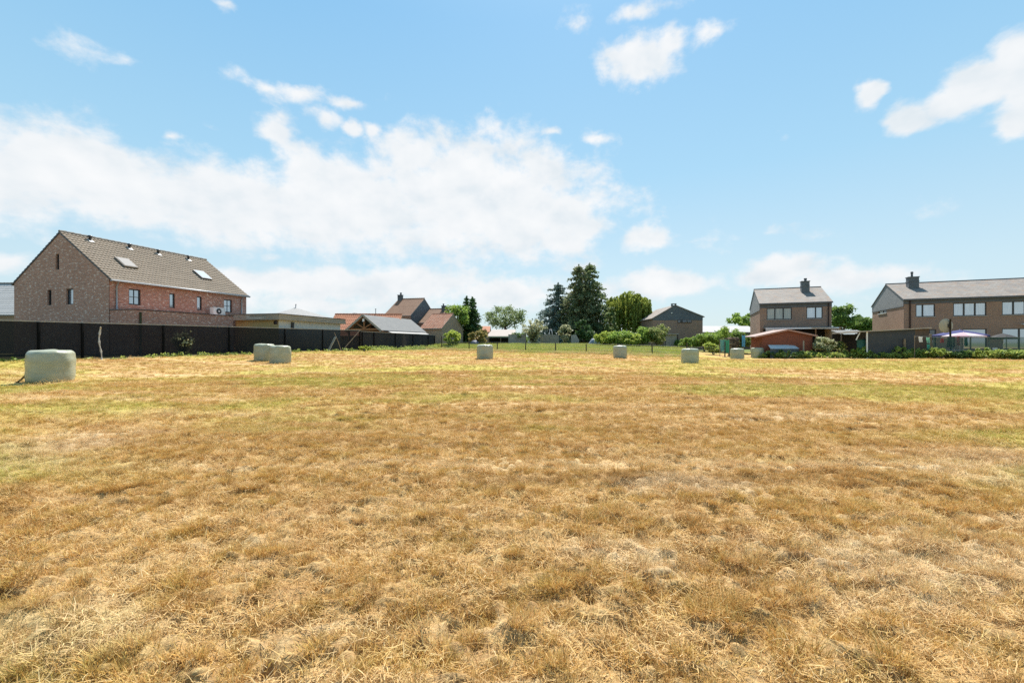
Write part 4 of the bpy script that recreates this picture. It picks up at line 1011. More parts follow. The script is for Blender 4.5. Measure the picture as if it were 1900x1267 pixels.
def wire_fence():
    root = tag(empty('wire_fence', (0, 0, 0)), 'post and wire fence of thin wooden posts along the far edge of the field', 'fence')
    P = []
    for px, top, bot in ((819.7, 624, 652), (870.5, 631.5, 649), (922.7, 636, 652.5), (975, 635, 655), (1030.9, 635.8, 655), (1087.7, 638, 657.5), (1146, 637, 658), (1210.3, 637, 659), (1274.7, 636, 656), (1345, 634, 659)):
        s = (px - CX) / F
        Y = (58 - 5.7 * .554) / (1 + .554 * s) if px < 1340 else 50.0; x = s * Y; g = gz(x, Y); P.append((x, Y, g, wz(top, Y)))
    for i, (x, y, g, zt) in enumerate(P):
        m = MB(); zt = max(zt, g + .9); lx = ((i * 37) % 7 - 3) * .012
        m.tube([(x, y, g - .3), (x + lx * .5, y, (g + zt) / 2), (x + lx, y, zt)], [.068, .064, .058], 8); m.build('post', M['dark_post'], root, False)
    for hgt in (.45, .8, 1.05):
        m = MB()
        for p, q in zip(P, P[1:]):
            a = Vector((p[0], p[1] - .055, p[2] + hgt)); c = Vector((q[0], q[1] - .055, q[2] + hgt)); m.tube([a, a.lerp(c, .5) - Vector((0, 0, .03)), c], .006, 4, cap=False)
        m.build('wire', M['zinc'], root)
wire_fence()

# ------------------------------------------------------------------ wrapped bales
def film_mat():
    m, nt, out = new_mat('sage_green_wrap_film'); b = NT(nt)
    tc = b.n('TexCoord'); o = tc.outputs['Object']
    n = b.noise(b.mapping(o, (1, 1, 3)), 2.2, 5, .6)
    c = b.ramp(n, [(.3, (.275, .285, .20)), (.55, (.325, .335, .24)), (.8, (.375, .385, .29))])
    sp = b.noise(b.mapping(o, (1, 1, .5)), 5, 4, .7); c = b.mix(b.math('MULTIPLY', b.smooth(sp, .60, .72), .30), c, (.22, .205, .13))
    p = b.n('BsdfPrincipled', i_Roughness=.34); p.inputs['Specular IOR Level'].default_value = .5; b.l(c, p.inputs['Base Color'])
    w = b.n('TexWave', wave_type='BANDS', bands_direction='Z'); w.inputs['Scale'].default_value = 3.5; w.inputs['Distortion'].default_value = 6; w.inputs['Detail'].default_value = 3; b.l(o, w.inputs['Vector'])
    wr = b.noise(b.mapping(o, (3, 3, 22)), 1.5, 4, .6, .8)
    hh = b.math('ADD', b.math('MULTIPLY', w.outputs[1], .12), wr); bp = b.n('Bump', i_Strength=.3, i_Distance=.03); b.l(hh, bp.inputs['Height'])
    b.l(bp.outputs[0], p.inputs['Normal']); b.l(p.outputs[0], out.inputs[0]); return m
M['film'] = film_mat()
def bale(px, Z, label, seed, Rr=.645, H=1.15, lean=0):
    x, y = wx(px, Z), Z; g = np.mean([gz(x + a, y + c) for a in (-.4, .4) for c in (-.4, .4)])
    root = tag(empty('wrapped_bale', (x, y, g - .03), seed * 1.3), label, 'hay bale', 'sage green wrapped bales lying on the mown field')
    gr = np.random.default_rng(seed); N = 56; mb = MB(); prof = []
    for i in range(6): t = i / 5 * math.pi / 2; prof.append((Rr * .975 - .12 + .12 * math.sin(t), .09 - .09 * math.cos(t) if i else 0))
    for i in range(1, 10): t = i / 10; prof.append((Rr * (.975 + .03 * math.sin(t * math.pi) + .012 * math.sin(t * 9 + seed)), .09 + (H - .24) * t))
    for i in range(7): t = i / 6 * math.pi / 2; prof.append((Rr * .975 - .15 + .15 * math.cos(t), H - .15 + .15 * math.sin(t)))
    prof += [(Rr * .5, H + .012), (Rr * .25, H + .022), (.04, H + .026)]
    mb.lathe(prof, (0, 0, 0), N)
    V = np.array(mb.v); th = np.arctan2(V[:, 1], V[:, 0]); r = np.hypot(V[:, 0], V[:, 1]); up = V[:, 2] / H
    dr = .012 * np.sin(3 * th + seed) + .008 * np.sin(7 * th + 2 * seed + up * 3) + (vnoise(th * 3 + 20, up * 7 + seed * 3.1, seed) - .5) * .022 + (vnoise(th * 9 + 40, up * 16, seed + 5) - .5) * .014
    s = (r + dr * np.clip(r / Rr, 0, 1)) / np.maximum(r, 1e-6); V[:, 0] *= s; V[:, 1] *= s
    V[:, 2] += np.where(up > .9, (vnoise(V[:, 0] * 5 + 9, V[:, 1] * 5 + 9, seed + 9) - .5) * .05, 0); V[:, 0] += lean * V[:, 2]
    mb.v = [tuple(p) for p in V]; mb.build('wrap', M['film'], root, True)
    return root
B1 = bale(95, 16.0, 'largest wrapped bale, nearest on the left, with a loose flap of film at its foot', 1)
bale(519.5, 28.6, 'wrapped bale standing in front of the one it partly hides beside the black fence', 2)
bale(491, 29.9, 'wrapped bale half hidden behind its neighbour before the black fence', 3)
bale(899.5, 34.9, 'single wrapped bale in the middle, before the first thin fence posts', 4)
bale(1150.5, 41.0, 'wrapped bale standing in front of the willow and the hedge', 5, .625)
bale(1280, 34.3, 'wrapped bale below the slate gabled house, the nearest on the right half', 6)
bale(1368, 45.0, 'wrapped bale beside the teal tarpaulin, left of the last one', 7)
bale(1405.5, 48.4, 'rightmost wrapped bale, just before the red shed', 8)
fl = MB(); a = 3.55 - 1.3
for i in range(4):
    t0, t1 = i / 4, (i + 1) / 4; q = lambda t, w: Vector((math.cos(a + w) * (.62 + .30 * t), math.sin(a + w) * (.62 + .30 * t), .36 * (1 - t) ** 1.5 + .02))
    fl.prism([q(t0, -.1), q(t1, -.14), q(t1, .16), q(t0, .12)], (0, 0, .012))
fl.build('loose_flap', pm('flap_film', (.20, .21, .15), (.15, .15, .11), 4, .5), B1)

# ------------------------------------------------------------------ plants
def quads_at(C, size, g, up=.0, aspect=1.0, droop=None):
    n = len(C); a = g.normal(0, 1, (n, 3)); a /= np.linalg.norm(a, axis=1)[:, None]
    if droop is not None: a = a * .35 + np.array([0, 0, -1]) * droop; a /= np.linalg.norm(a, axis=1)[:, None]
    c = g.normal(0, 1, (n, 3)); c[:, 2] += up; c -= (c * a).sum(1)[:, None] * a; c /= np.maximum(np.linalg.norm(c, axis=1), 1e-6)[:, None]
    s = (size * g.uniform(.6, 1.35, n))[:, None]
    A, B_ = a * s * aspect * .5, c * s * .5
    k = np.cross(a, c) * s * .12
    return np.stack([C - A, C + B_ + k, C + A, C - B_ + k], 1)
def clump_points(n, cents, rad, g, shell=.45):
    i = g.choice(len(cents), n, p=(rad ** 2.2) / (rad ** 2.2).sum()); v = g.normal(0, 1, (n, 3)); v /= np.linalg.norm(v, axis=1)[:, None]
    rr = rad[i] * (shell + (1 - shell) * g.uniform(0, 1, n)) * g.uniform(.75, 1.1, n)
    return cents[i] + v * rr[:, None] * np.array([1, 1, .8])
def trunk_and_limbs(root, h, r, targets, mat, g, base=0):
    t = MB(); t.tube([(0, 0, -.3), (r * .2, 0, h * .3), (-r * .3, r * .2, h * .65), (0, 0, h)], [r * 1.25, r, r * .75, r * .35], 9); o = t.build('trunk', mat, root, True)
    for c in targets:
        m = MB(); z0 = h * g.uniform(.35, .8); s = Vector((0, 0, z0)); e = Vector(c)
        m.tube([s, s.lerp(e, .5) + Vector((0, 0, -.15 * (e - s).length * .3)), e], [r * .5, r * .32, r * .12], 6); m.build('limb', mat, o)
def tree(name, label, px, Z, ytop, wpx, lm, seed, n=4500, leaf=.26, kind='round', trunk=.28, clumps=46, cat='tree', group=None, base=None, shape=.62, ybot=None, open_=.3, lean=0):
    g = np.random.default_rng(seed); x = wx(px, Z); zg = gz(x, Z) if base is None else base; H = wz(ytop, Z) - zg; Wd = wpx / F * Z / 2 * {'round': 1.22, 'conifer': 1.45, 'willow': 1.08}.get(kind, 1.08)
    root = tag(empty(name, (x, Z, zg)), label, cat, group)
    bot = .0 if ybot is None else max(0, wz(ybot, Z) - zg)
    if kind in ('round', 'shrub'):
        cz = (H + bot) / 2; rz_ = (H - bot) / 2
        v = g.normal(0, 1, (clumps, 3)); v /= np.linalg.norm(v, axis=1)[:, None]; rr = g.uniform(.35, .86, clumps) ** .6
        cents = v * rr[:, None]
        if kind == 'shrub': cents[:, 2] = np.where(cents[:, 2] < -.2, cents[:, 2] * .8, cents[:, 2])
        wide = 1 - .2 * np.clip(-cents[:, 2] if kind == 'round' else cents[:, 2] * .6, 0, 1)
        rad = g.uniform(.20, .36, clumps) * min(Wd, rz_ * 1.2)
        C = np.stack([cents[:, 0] * wide * max(Wd - rad.mean() * .8, Wd * .3), cents[:, 1] * wide * max(Wd - rad.mean() * .8, Wd * .3), cz + cents[:, 2] * (rz_ - rad.mean() * .75)], 1)
        P = clump_points(n, C, rad, g, open_); P[:, 0] += lean * P[:, 2]
        if kind == 'shrub': P[:, 2] = np.abs(P[:, 2] - .02)
        Q = quads_at(P, leaf, g, .5); fast_quads('crown', Q, lm, root)
        if kind == 'round': trunk_and_limbs(root, max(bot + (H - bot) * .55, .8), trunk, [C[i] for i in g.choice(clumps, 5, replace=False)], M['bark'], g)
        else:
            m = MB()
            for i in g.choice(clumps, min(5, clumps), replace=False): m.tube([(0, 0, -.1), tuple(Vector(C[i]) * .5 + Vector((0, 0, .1))), tuple(C[i])], [.05, .035, .015], 5)
            m.build('stems', M['bark'], root)
    elif kind == 'conifer':
        pts = []; br = MB(); nl = int(H / .5)
        for i in range(nl):
            t = i / nl; z = bot + .25 + (H - bot - .4) * t; rmax = Wd * (1 - t) ** shape * g.uniform(.82, 1.14) * (1 - .25 * max(0, .12 - t) / .12)
            nb = max(5, int(9 * (1 - t) + 4)); ph0 = g.uniform(0, 6.28)
            for k in range(nb):
                a = ph0 + k * 6.283 / nb + g.normal(0, .22); L = rmax * g.uniform(.68, 1.18); e = np.array([math.cos(a) * L, math.sin(a) * L, g.normal(-.04, .1) * L + (.1 if t > .8 else -.16 * L)])
                m = max(8, int(n / (nl * 8.0) * (.4 + L / max(Wd, .1)))); s = g.uniform(.08, 1, m) ** .75
                p = np.array([0, 0, z]) + e[None] * s[:, None] + g.normal(0, 1, (m, 3)) * np.array([.12, .12, .09]) * (1 + L * .22); p[:, 2] -= s * s * L * .10
                pts.append(p)
                if k % 3 == 0: br.tube([(0, 0, z), tuple(np.array([0, 0, z]) + e * .85)], [.05, .015], 4)
        top = g.normal(0, .07, (40, 3)); top[:, 2] = H - g.uniform(0, .9, 40); pts.append(top)
        P = np.concatenate(pts); P[:, 0] += lean * P[:, 2]; Q = quads_at(P, leaf, g, .3, 1.5); fast_quads('crown', Q, lm, root)
        t = MB(); t.tube([(0, 0, -.3), (lean * H * .5, 0, H * .5), (lean * H * .96, 0, H * .96)], [trunk, trunk * .65, .03], 8); o = t.build('trunk', M['bark'], root, True); br.build('branches', M['bark'], root)
    elif kind == 'willow':
        pts = []
        nd = 9; dm = [(0, 0, .62, 1.0)] + [(math.cos(q) * .60, math.sin(q) * .60, g.uniform(.34, .46), g.uniform(.74, .95)) for q in np.linspace(0, 6.28, nd)[:-1] + .3]
        for i in range(clumps * 7):
            dx, dy, dr_, dh = dm[g.integers(0, nd)]; a = g.uniform(0, 6.28); rr = math.sqrt(g.uniform(0, 1))
            top = bot + (H - bot) * (dh - .30 * dr_ * (1 - math.sqrt(max(0, 1 - (rr * .98) ** 2))) * 2.2)
            c = np.array([(dx + math.cos(a) * rr * dr_) * Wd, (dy + math.sin(a) * rr * dr_) * Wd, top])
            Ls = g.uniform(.25, 1.0) * (top - bot) * (.5 + rr * .6); m = int(n / (clumps * 7)); s = g.uniform(0, 1, m)
            p = c + np.stack([g.normal(0, .09, m), g.normal(0, .09, m), -s * Ls], 1); p[:, 0] += math.cos(a) * s * .2; pts.append(p)
        P = np.concatenate(pts); P = P[P[:, 2] > bot * .8]; Q = quads_at(P, leaf, g, 0, 1.9, .9); fast_quads('crown', Q, lm, root)
        trunk_and_limbs(root, H * .6, trunk, [(g.normal(0, Wd * .4), g.normal(0, Wd * .4), H * .72) for _ in range(5)], M['bark'], g)
    elif kind == 'fan':                                                  # loose upright stems fanning out from the ground
        pts = []; m_ = MB()
        for i in range(clumps):
            a = g.uniform(0, 6.28); q = math.sqrt(g.uniform(0, 1)); e = np.array([math.cos(a) * q * Wd, math.sin(a) * q * Wd, H * g.uniform(.55, 1.0) * (1 - .35 * q * q)])
            m = n // clumps; s = g.uniform(.04, 1, m); cur = np.stack([e[0] * s ** 1.4, e[1] * s ** 1.4, e[2] * np.sin(s * 1.5708)], 1); pts.append(cur + g.normal(0, .10, (m, 3)))
            m_.tube([(0, 0, -.1), tuple(e * np.array([.38, .38, .72])), tuple(e)], [.03, .02, .008], 4)
        Q = quads_at(np.concatenate(pts), leaf, g, .3, 1.4); fast_quads('crown', Q, lm, root); m_.build('stems', M['bark'], root)
    return root

LM = {}
LM['bright'] = leaf_mat('fresh_green_leaves', (.065, .12, .02), (.15, .235, .04), (.28, .37, .08))
LM['mid'] = leaf_mat('mid_green_leaves', (.035, .075, .016), (.085, .145, .03), (.17, .24, .06))
LM['dark'] = leaf_mat('dark_green_leaves', (.018, .045, .014), (.04, .085, .024), (.09, .15, .045), .22)
LM['conifer'] = leaf_mat('dark_conifer_needles', (.034, .06, .026), (.082, .122, .050), (.20, .235, .105), .35)
LM['fir'] = leaf_mat('fir_needles', (.038, .06, .026), (.095, .125, .055), (.235, .245, .135), .3)
LM['blue'] = leaf_mat('blue_spruce_needles', (.036, .062, .050), (.085, .125, .105), (.18, .23, .20), .25)
LM['walnut'] = leaf_mat('grey_green_leaves', (.045, .080, .022), (.10, .15, .045), (.24, .28, .13))
LM['willow'] = leaf_mat('yellow_green_willow_leaves', (.060, .090, .015), (.15, .19, .030), (.27, .30, .065), .4)
LM['yellow'] = leaf_mat('lime_green_leaves', (.085, .13, .018), (.21, .28, .040), (.36, .40, .085), .4)
LM['rust'] = leaf_mat('olive_and_rust_leaves', (.075, .085, .022), (.17, .17, .050), (.30, .22, .085))
LM['pale'] = leaf_mat('pale_silvery_leaves', (.10, .12, .055), (.22, .23, .12), (.42, .41, .26))
LM['elder'] = leaf_mat('leaves_with_cream_blossom', (.07, .11, .030), (.20, .24, .085), (.52, .50, .36))
LM['pink'] = leaf_mat('green_leaves_with_pink_tips', (.06, .11, .024), (.15, .22, .055), (.29, .28, .12))
LM['weed'] = leaf_mat('weed_leaves', (.075, .12, .02), (.18, .25, .05), (.36, .40, .11))

# left of the middle
tree('leafy_tree', 'light green leafy tree rising behind the brick shed', 849, 73.5, 556, 52, LM['bright'], 11, 4200, .26, ybot=618, trunk=.2)
tree('conifer', 'dark slender conifer with a hooked tip, left of its twin', 867, 77, 549.5, 28, LM['dark'], 12, 5600, .24, 'conifer', .2, shape=.62, lean=-.012)
tree('conifer', 'dark slender conifer with a straight tip, right of its twin', 877, 76, 551, 36, LM['dark'], 13, 6200, .24, 'conifer', .2, shape=.6)
tree('shrub', 'olive shrub with rusty leaves in front of the twin conifers', 889, 68, 607, 46, LM['rust'], 14, 2200, .22, 'shrub', clumps=22, cat='shrub')
tree('shrub', 'bright green bush against the gable of the old brick shed', 838.5, 62.5, 607, 37, LM['yellow'], 15, 2600, .20, 'shrub', clumps=26, cat='shrub')
tree('round_tree', 'open crowned grey green tree standing alone against the sky', 938, 88, 557, 80, LM['walnut'], 16, 5200, .25, ybot=619, trunk=.3, clumps=75, open_=.0)
tree('hedge_bush', 'low green bush on top of the grey garden wall', 964, 72.5, 612, 46, LM['mid'], 17, 1900, .22, 'shrub', clumps=20, cat='bush')
tree('feathery_shrub', 'feathery pale shrub with arching stems before the blue spruce', 989, 70, 587, 56, LM['pale'], 18, 2600, .22, 'fan', clumps=60, cat='shrub')
tree('blue_spruce', 'bluish spruce with spreading branches left of the tall firs', 1036, 82, 524, 84, LM['blue'], 19, 15000, .24, 'conifer', .3, shape=.62)
tree('fir_tree', 'tall dark fir with a forked crown beside the blue spruce', 1074, 79, 491, 70, LM['fir'], 20, 17000, .25, 'conifer', .38, shape=.55)
tree('fir_tree', 'tallest dark fir, in front of the willow', 1094, 81, 488.5, 78, LM['conifer'], 21, 18000, .25, 'conifer', .38, shape=.55)
tree('shrub', 'beige green shrub at the foot of the blue spruce', 1049, 69, 594, 30, LM['pale'], 22, 1700, .20, 'shrub', clumps=20, cat='shrub')
tree('shrub', 'big dark green shrub at the foot of the tall firs', 1083, 70, 587, 46, LM['dark'], 23, 2800, .25, 'shrub', clumps=26, cat='shrub')
tree('ivy_tree', 'ivy covered trunk between the tallest fir and the willow', 1133, 75, 556, 27, LM['walnut'], 24, 2400, .24, 'shrub', clumps=30, cat='tree')
tree('willow', 'yellow green weeping willow with hanging branches', 1168, 81, 540, 82, LM['willow'], 25, 24000, .22, 'willow', .4, clumps=60, ybot=633)
tree('willow', 'small willow against the slate gabled house', 1205, 79, 577, 24, LM['willow'], 26, 3000, .24, 'willow', .2, clumps=22, ybot=612)
for args in ((1124, 64, 608, 36, 'yellow', 27, 'lime green hedge bush, first on the left under the willow'), (1152, 62.5, 607, 42, 'bright', 28, 'green hedge bush behind the bale under the willow'),
             (1172, 61.5, 614, 38, 'yellow', 29, 'yellow green hedge bush, lowest of the row under the willow'), (1191, 63.5, 601, 40, 'bright', 30, 'tall green hedge bush between the willow and the young tree'),
             (1221, 63, 594, 37, 'pink', 31, 'young green tree with pinkish shoots before the slate gabled house')):
    px, Z, yt, w, lmn, sd_, lab = args
    tree('hedge_bush', lab, px, Z, yt, w * 1.3, LM[lmn], sd_, 3600, .19, 'shrub', clumps=34, cat='bush')
for args in ((1281, 63, 621, 36, 'bright', 32, 'low rounded bush below the window of the slate gabled house'), (1306, 62, 612, 42, 'bright', 33, 'green bush right of the slate gabled house'),
             (1338, 62, 602, 62, 'bright', 34, 'broad green bush in front of the pale warehouse roof'), (1372, 60, 611, 34, 'mid', 35, 'arching green bush behind the blue cloth'),
             (1324, 54, 631, 32, 'yellow', 36, 'grassy green bush left of the teal tarpaulin'), (1262, 66, 627, 24, 'mid', 37, 'small clipped bush beside the flat roofed shelter')):
    px, Z, yt, w, lmn, sd_, lab = args
    tree('bush', lab, px, Z, yt, w * 1.35, LM[lmn], sd_, 3800, .19, 'shrub', clumps=30, cat='bush')
tree('round_tree', 'sunlit round tree behind the detached house, above the warehouse roof', 1390, 88, 575, 70, LM['bright'], 38, 4200, .32, ybot=612, trunk=.3, clumps=50)
tree('round_tree', 'dark green tree rising close to the right wall of the detached house', 1561, 74, 557, 52, LM['mid'], 39, 4200, .30, ybot=620, trunk=.3, clumps=44)
tree('round_tree', 'smaller dark tree second from the detached house', 1590, 82, 580, 32, LM['mid'], 40, 2400, .30, ybot=620, trunk=.25, clumps=30)
tree('round_tree', 'green tree touching the gable of the brick terrace', 1611, 80, 583, 36, LM['mid'], 41, 2600, .30, ybot=620, trunk=.25, clumps=30)
tree('elder_shrub', 'elder shrub with cream blossom right of the red shed', 1531, 46.5, 617, 42, LM['elder'], 42, 2800, .15, 'shrub', clumps=30, cat='shrub')
tree('shrub', 'small pale pinkish shrub beside the elder', 1560, 46, 629, 26, LM['pink'], 43, 1300, .13, 'shrub', clumps=18, cat='shrub')
tree('shrub', 'bright green tuft of weeds at the corner of the two net fences', 676, 43.2, 640.5, 26, LM['yellow'], 44, 1300, .13, 'shrub', clumps=16, cat='weed')
tree('shrub', 'grey green shrub seen through the black net fence', 339, 30.0, 611, 30, LM['pale'], 45, 1500, .10, 'fan', clumps=40, cat='shrub')
for args in ((1458, 46.0, 645.5, 72, 'dark', 46, 'dark green weeds in front of the pale cold frame'), (1600, 43.5, 641, 34, 'bright', 47, 'bright green bush at the foot of the green tank'),
             (1668, 42, 641, 36, 'weed', 48, 'leafy bush between the two short timber posts'), (1742, 39.5, 642, 42, 'weed', 49, 'green bush below the washing'),
             (1783, 38.5, 650, 34, 'dark', 50, 'dark low bush in front of the wire compost bin'), (1830, 38, 643, 56, 'weed', 51, 'wide bush along the green mesh fence'), (1888, 36.5, 645, 54, 'weed', 52, 'rightmost bush along the green mesh fence')):
    px, Z, yt, w, lmn, sd_, lab = args
    tree('bush', lab, px, Z, yt, w * 1.15, LM[lmn], sd_, 2400, .13, 'shrub', clumps=24, cat='bush')

def undergrowth():
    g = np.random.default_rng(61); C = []; Rd = []
    for px in np.arange(1402, 1990, 2.2):
        Z = 48.3 - (px - 1402) / (1900 - 1402) * 12.0 - g.uniform(-.9, .5); x = wx(px + g.normal(0, 3), Z); h = g.uniform(.16, .8) * (1 + .5 * (vnoise(np.array([px / 25.]), np.array([.3]), 5)[0] - .5))
        C.append((x, Z, gz(x, Z) + h * .55)); Rd.append(h * .62)
    C, Rd = np.array(C), np.array(Rd); P = clump_points(34000, C, Rd, g, .3); fast_quads('undergrowth', quads_at(P, .13, g, .6), LM['weed'])
    tag(bpy.data.objects['undergrowth'], 'strip of leafy weeds along the gardens on the right', kind='stuff')
    P = []
    for i in range(130):
        t = g.uniform(-6, 23); x = FA[0] + FD[0] * t + g.uniform(.05, .7); y = FA[1] + FD[1] * t - .1; z = gz(x, y); h = g.uniform(.06, .3); m = 22
        P.append(np.stack([x + g.normal(0, .10, m), y + g.normal(0, .08, m), z + g.uniform(0, h, m)], 1))
    for i in range(200):
        t = g.uniform(0, 23); x = FB[0] + (FE[0] - FB[0]) / (FE[1] - FB[1]) * t + g.uniform(.1, 1.3); y = FB[1] + t; z = gz(x, y); h = g.uniform(.15, .55); m = 30
        P.append(np.stack([x + g.normal(0, .18, m), y + g.normal(0, .15, m), z + g.uniform(0, h, m)], 1))
    P = np.concatenate(P); o = fast_quads('fence_weeds', quads_at(P, .07, g, .3, 1.8), LM['weed']); tag(o, 'small weeds growing along the foot of the net fences', kind='stuff')
undergrowth()
def far_hedge():
    g = np.random.default_rng(71); n = 150; x = np.concatenate([np.linspace(-16, 12, n), np.linspace(24, 66, n)]); C = []; Rd = []
    for q in x: h = g.uniform(1.8, 3.2); C.append((q + g.normal(0, .3), 104 + g.normal(0, .6), gz(q, 104) + h * .5)); Rd.append(h * .62)
    o = fast_quads('far_hedge', quads_at(clump_points(22000, np.array(C), np.array(Rd), g, .3), .34, g, .5), LM['mid']); tag(o, 'distant low hedge behind the gardens', kind='stuff')
far_hedge()

# ------------------------------------------------------------------ garden things on the right
def red_shed():
    Z = 47.6; zb = -.15; O = (wx(1414, Z + .6), Z + .6); h = House('red_shed', O, -math.atan(.16), zb, 'low red brown timber shed with a shallow pitched roof', 'shed')
    xr = h.front(1507, 635)[0]; xa, za = h.front(1460, 612); zl = h.front(1414, 622)[1]; zr = h.front(1507, 621.5)[1]; W = xr; D = 3.2
    w = MB(); top = lambda x: zl + (za - zl) * x / xa if x <= xa else zr + (za - zr) * (W - x) / (W - xa)
    wall_face(w, (0,0,0), (1,0,0), (0,1,0), [0, xa, W], top, [], .05, -.5); wall_face(w, (0,D,0), (1,0,0), (0,-1,0), [0, xa, W], top, [], .05, -.5)
    wall_face(w, (0,0,0), (0,1,0), (1,0,0), [0, D], lambda y: zl, [], .05, -.5); wall_face(w, (W,0,0), (0,1,0), (-1,0,0), [0, D], lambda y: zr, [], .05, -.5); w.build('wall', M['red_wood'], h.root)
    r = MB(); s1 = (za - zl) / xa; s2 = (za - zr) / (W - xa)
    r.prism([(-.85, -.25, zl - s1 * .85 + .004), (xa, -.25, za + .004), (xa, D + .2, za + .004), (-.85, D + .2, zl - s1 * .85 + .004)], (0, 0, .07)); r.prism([(xa, -.25, za + .004), (W + .4, -.25, zr - s2 * .4 + .004), (W + .4, D + .2, zr - s2 * .4 + .004), (xa, D + .2, za + .004)], (0, 0, .07))
    r.build('roof', pm('felt_roof', (.36, .27, .24), (.30, .22, .20), 2, .85), h.root)
    v = MB(); v.beam((-.86, -.27, zl - s1 * .86 - .02), (xa, -.27, za - .02), .035, .14); v.beam((xa, -.27, za - .02), (W + .41, -.27, zr - s2 * .41 - .02), .035, .14); v.build('verge_board', pm('pinkish_verge', (.46, .26, .20), (.38, .2, .15), 3, .8), h.root)
    for x in (.02, W - .1): c = MB(); c.box((x, -.04, -.5), (x + .1, -.003, (zl if x < 1 else zr) - .02)); c.build('corner_post', M['red_wood'], h.root)
    # cold frame and a stake in front
    Zc = 47.1; o = MB(); x0, x1 = wx(1430, Zc), wx(1483, Zc); g0 = gz(x0, Zc); z0, z1 = wz(647, Zc), wz(640.5, Zc)
    cf = tag(empty('cold_frame', (x0, Zc, g0)), 'pale sheet topped cold frame before the red shed', 'cold frame')
    m = MB(); m.prism([(0, 0, z0 - g0), (x1 - x0, 0, z0 - g0), (x1 - x0 - .1, .7, z1 - g0), (.12, .7, z1 - g0)], (0, .01, .03)); m.build('sheet', pm('pale_sheet', (.50, .53, .54), (.43, .46, .47), 2, .7), cf)
    m = MB(); m.box((0, .05, -.3), (x1 - x0, .10, z0 - g0 - .005)); m.build('frame', M['dark_band'], cf)
    stick('stake', 'short pale stake in front of the red shed', 'stake', (1491, 650), (1491, 632), 46.6, 46.6, .11, M['grey_wood'], .08)
red_shed()

def timber_annex():
    Z = 50.5; O = (wx(1542, Z), Z); h = House('timber_lean_to', O, -math.atan(.35), -.15, 'tan plank clad lean-to at the end of the veranda', 'lean-to'); W = h.front(1560, 615)[0]; z = h.front(1550, 607)[1]
    m = MB(); m.box((0, 0, -.4), (W, 2.5, z - .08)); m.build('wall', M['tan_wood'], h.root); r = MB(); r.box((-1.9, -.12, z - .075), (W + .15, 2.6, z)); r.build('roof', M['grey_wood'], h.root)
    # corrugated shelter behind the tank
    s = House('corrugated_shelter', (wx(1560, 47.5), 47.5), -math.atan(.3), -.1, 'dark open shelter with a corrugated sheet roof', 'shelter')
    W = s.front(1612, 620)[0]; zt = s.front(1585, 612)[1]; zf = s.front(1585, 619.5)[1]
    r = MB(); n = 24
    for i in range(n):
        a, c = W * i / n, W * (i + 1) / n; up = .045 * (i % 2); un = .045 * ((i + 1) % 2)
        r.prism([(a, 0, zf + up), (c, 0, zf + un), (c, 2.6, zt + un), (a, 2.6, zt + up)], (0, 0, .02))
    r.build('roof', M['grey_roof'], s.root)
    bk = MB(); bk.box((0, 2.2, -.4), (W, 2.3, zf)); bk.build('back_wall', M['shade_in'], s.root)
    for x in (.05, W - .15): p = MB(); p.box((x, .1, -.4), (x + .09, .19, zf)); p.build('post', M['post_wood'], s.root)
timber_annex()

def grey_outbuilding():
    Z = 42.6; h = House('outbuilding', (wx(1611, Z + .4), Z + .4), -math.atan(.42), -.05, 'dark grey flat outbuilding with a pale sloping roof edge and a brown end', 'outbuilding')
    W = h.front(1698, 620)[0]; W2 = h.front(1724, 620)[0]; z0 = h.front(1611, 613.5)[1]; z1 = h.front(1724, 607.5)[1]; top = lambda x: z0 + (z1 - z0) * x / W2 - .1
    w = MB(); wall_face(w, (0,0,0), (1,0,0), (0,1,0), [0, W], top, [], .05, -.4); wall_face(w, (0,0,0), (0,1,0), (1,0,0), [0, 3.2], lambda y: top(0), [], .05, -.4); w.build('wall', pm('dark_grey_cladding', (.055, .06, .068), (.04, .045, .05), 2, .6), h.root)
    e = MB(); wall_face(e, (W, 0,0), (1,0,0), (0,1,0), [0, W2 - W], lambda x: top(W + x), [], .05, -.4); wall_face(e, (W2, 0,0), (0,1,0), (-1,0,0), [0, 3.2], lambda y: top(W2), [], .05, -.4); e.build('plank_wall', M['brown_wood'] if False else pm('dark_brown_planks', (.13, .09, .065), (.09, .065, .05), 2, .8, stretch=(6, 6, .5)), h.root)
    r = MB(); ex = 2.1; r.prism([(-ex, -.25, top(-ex) + .004), (W2 + .1, -.25, top(W2 + .1) + .004), (W2 + .1, 3.4, top(W2 + .1) + .004), (-ex, 3.4, top(-ex) + .004)], (0, 0, .09)); r.build('roof', pm('pale_roof_edge', (.42, .37, .31), (.33, .29, .25), 2, .7), h.root)
    p = MB(); p.box((-.18, -.12, -.4), (-.06, -.02, top(0))); p.build('post', M['white_metal'], h.root)
    br = MB(); br.beam((-1.0, -.1, top(-1) - .75), (-.7, -.1, top(-.7) - .05), .08); br.build('brace', M['white_metal'], h.root)
grey_outbuilding()

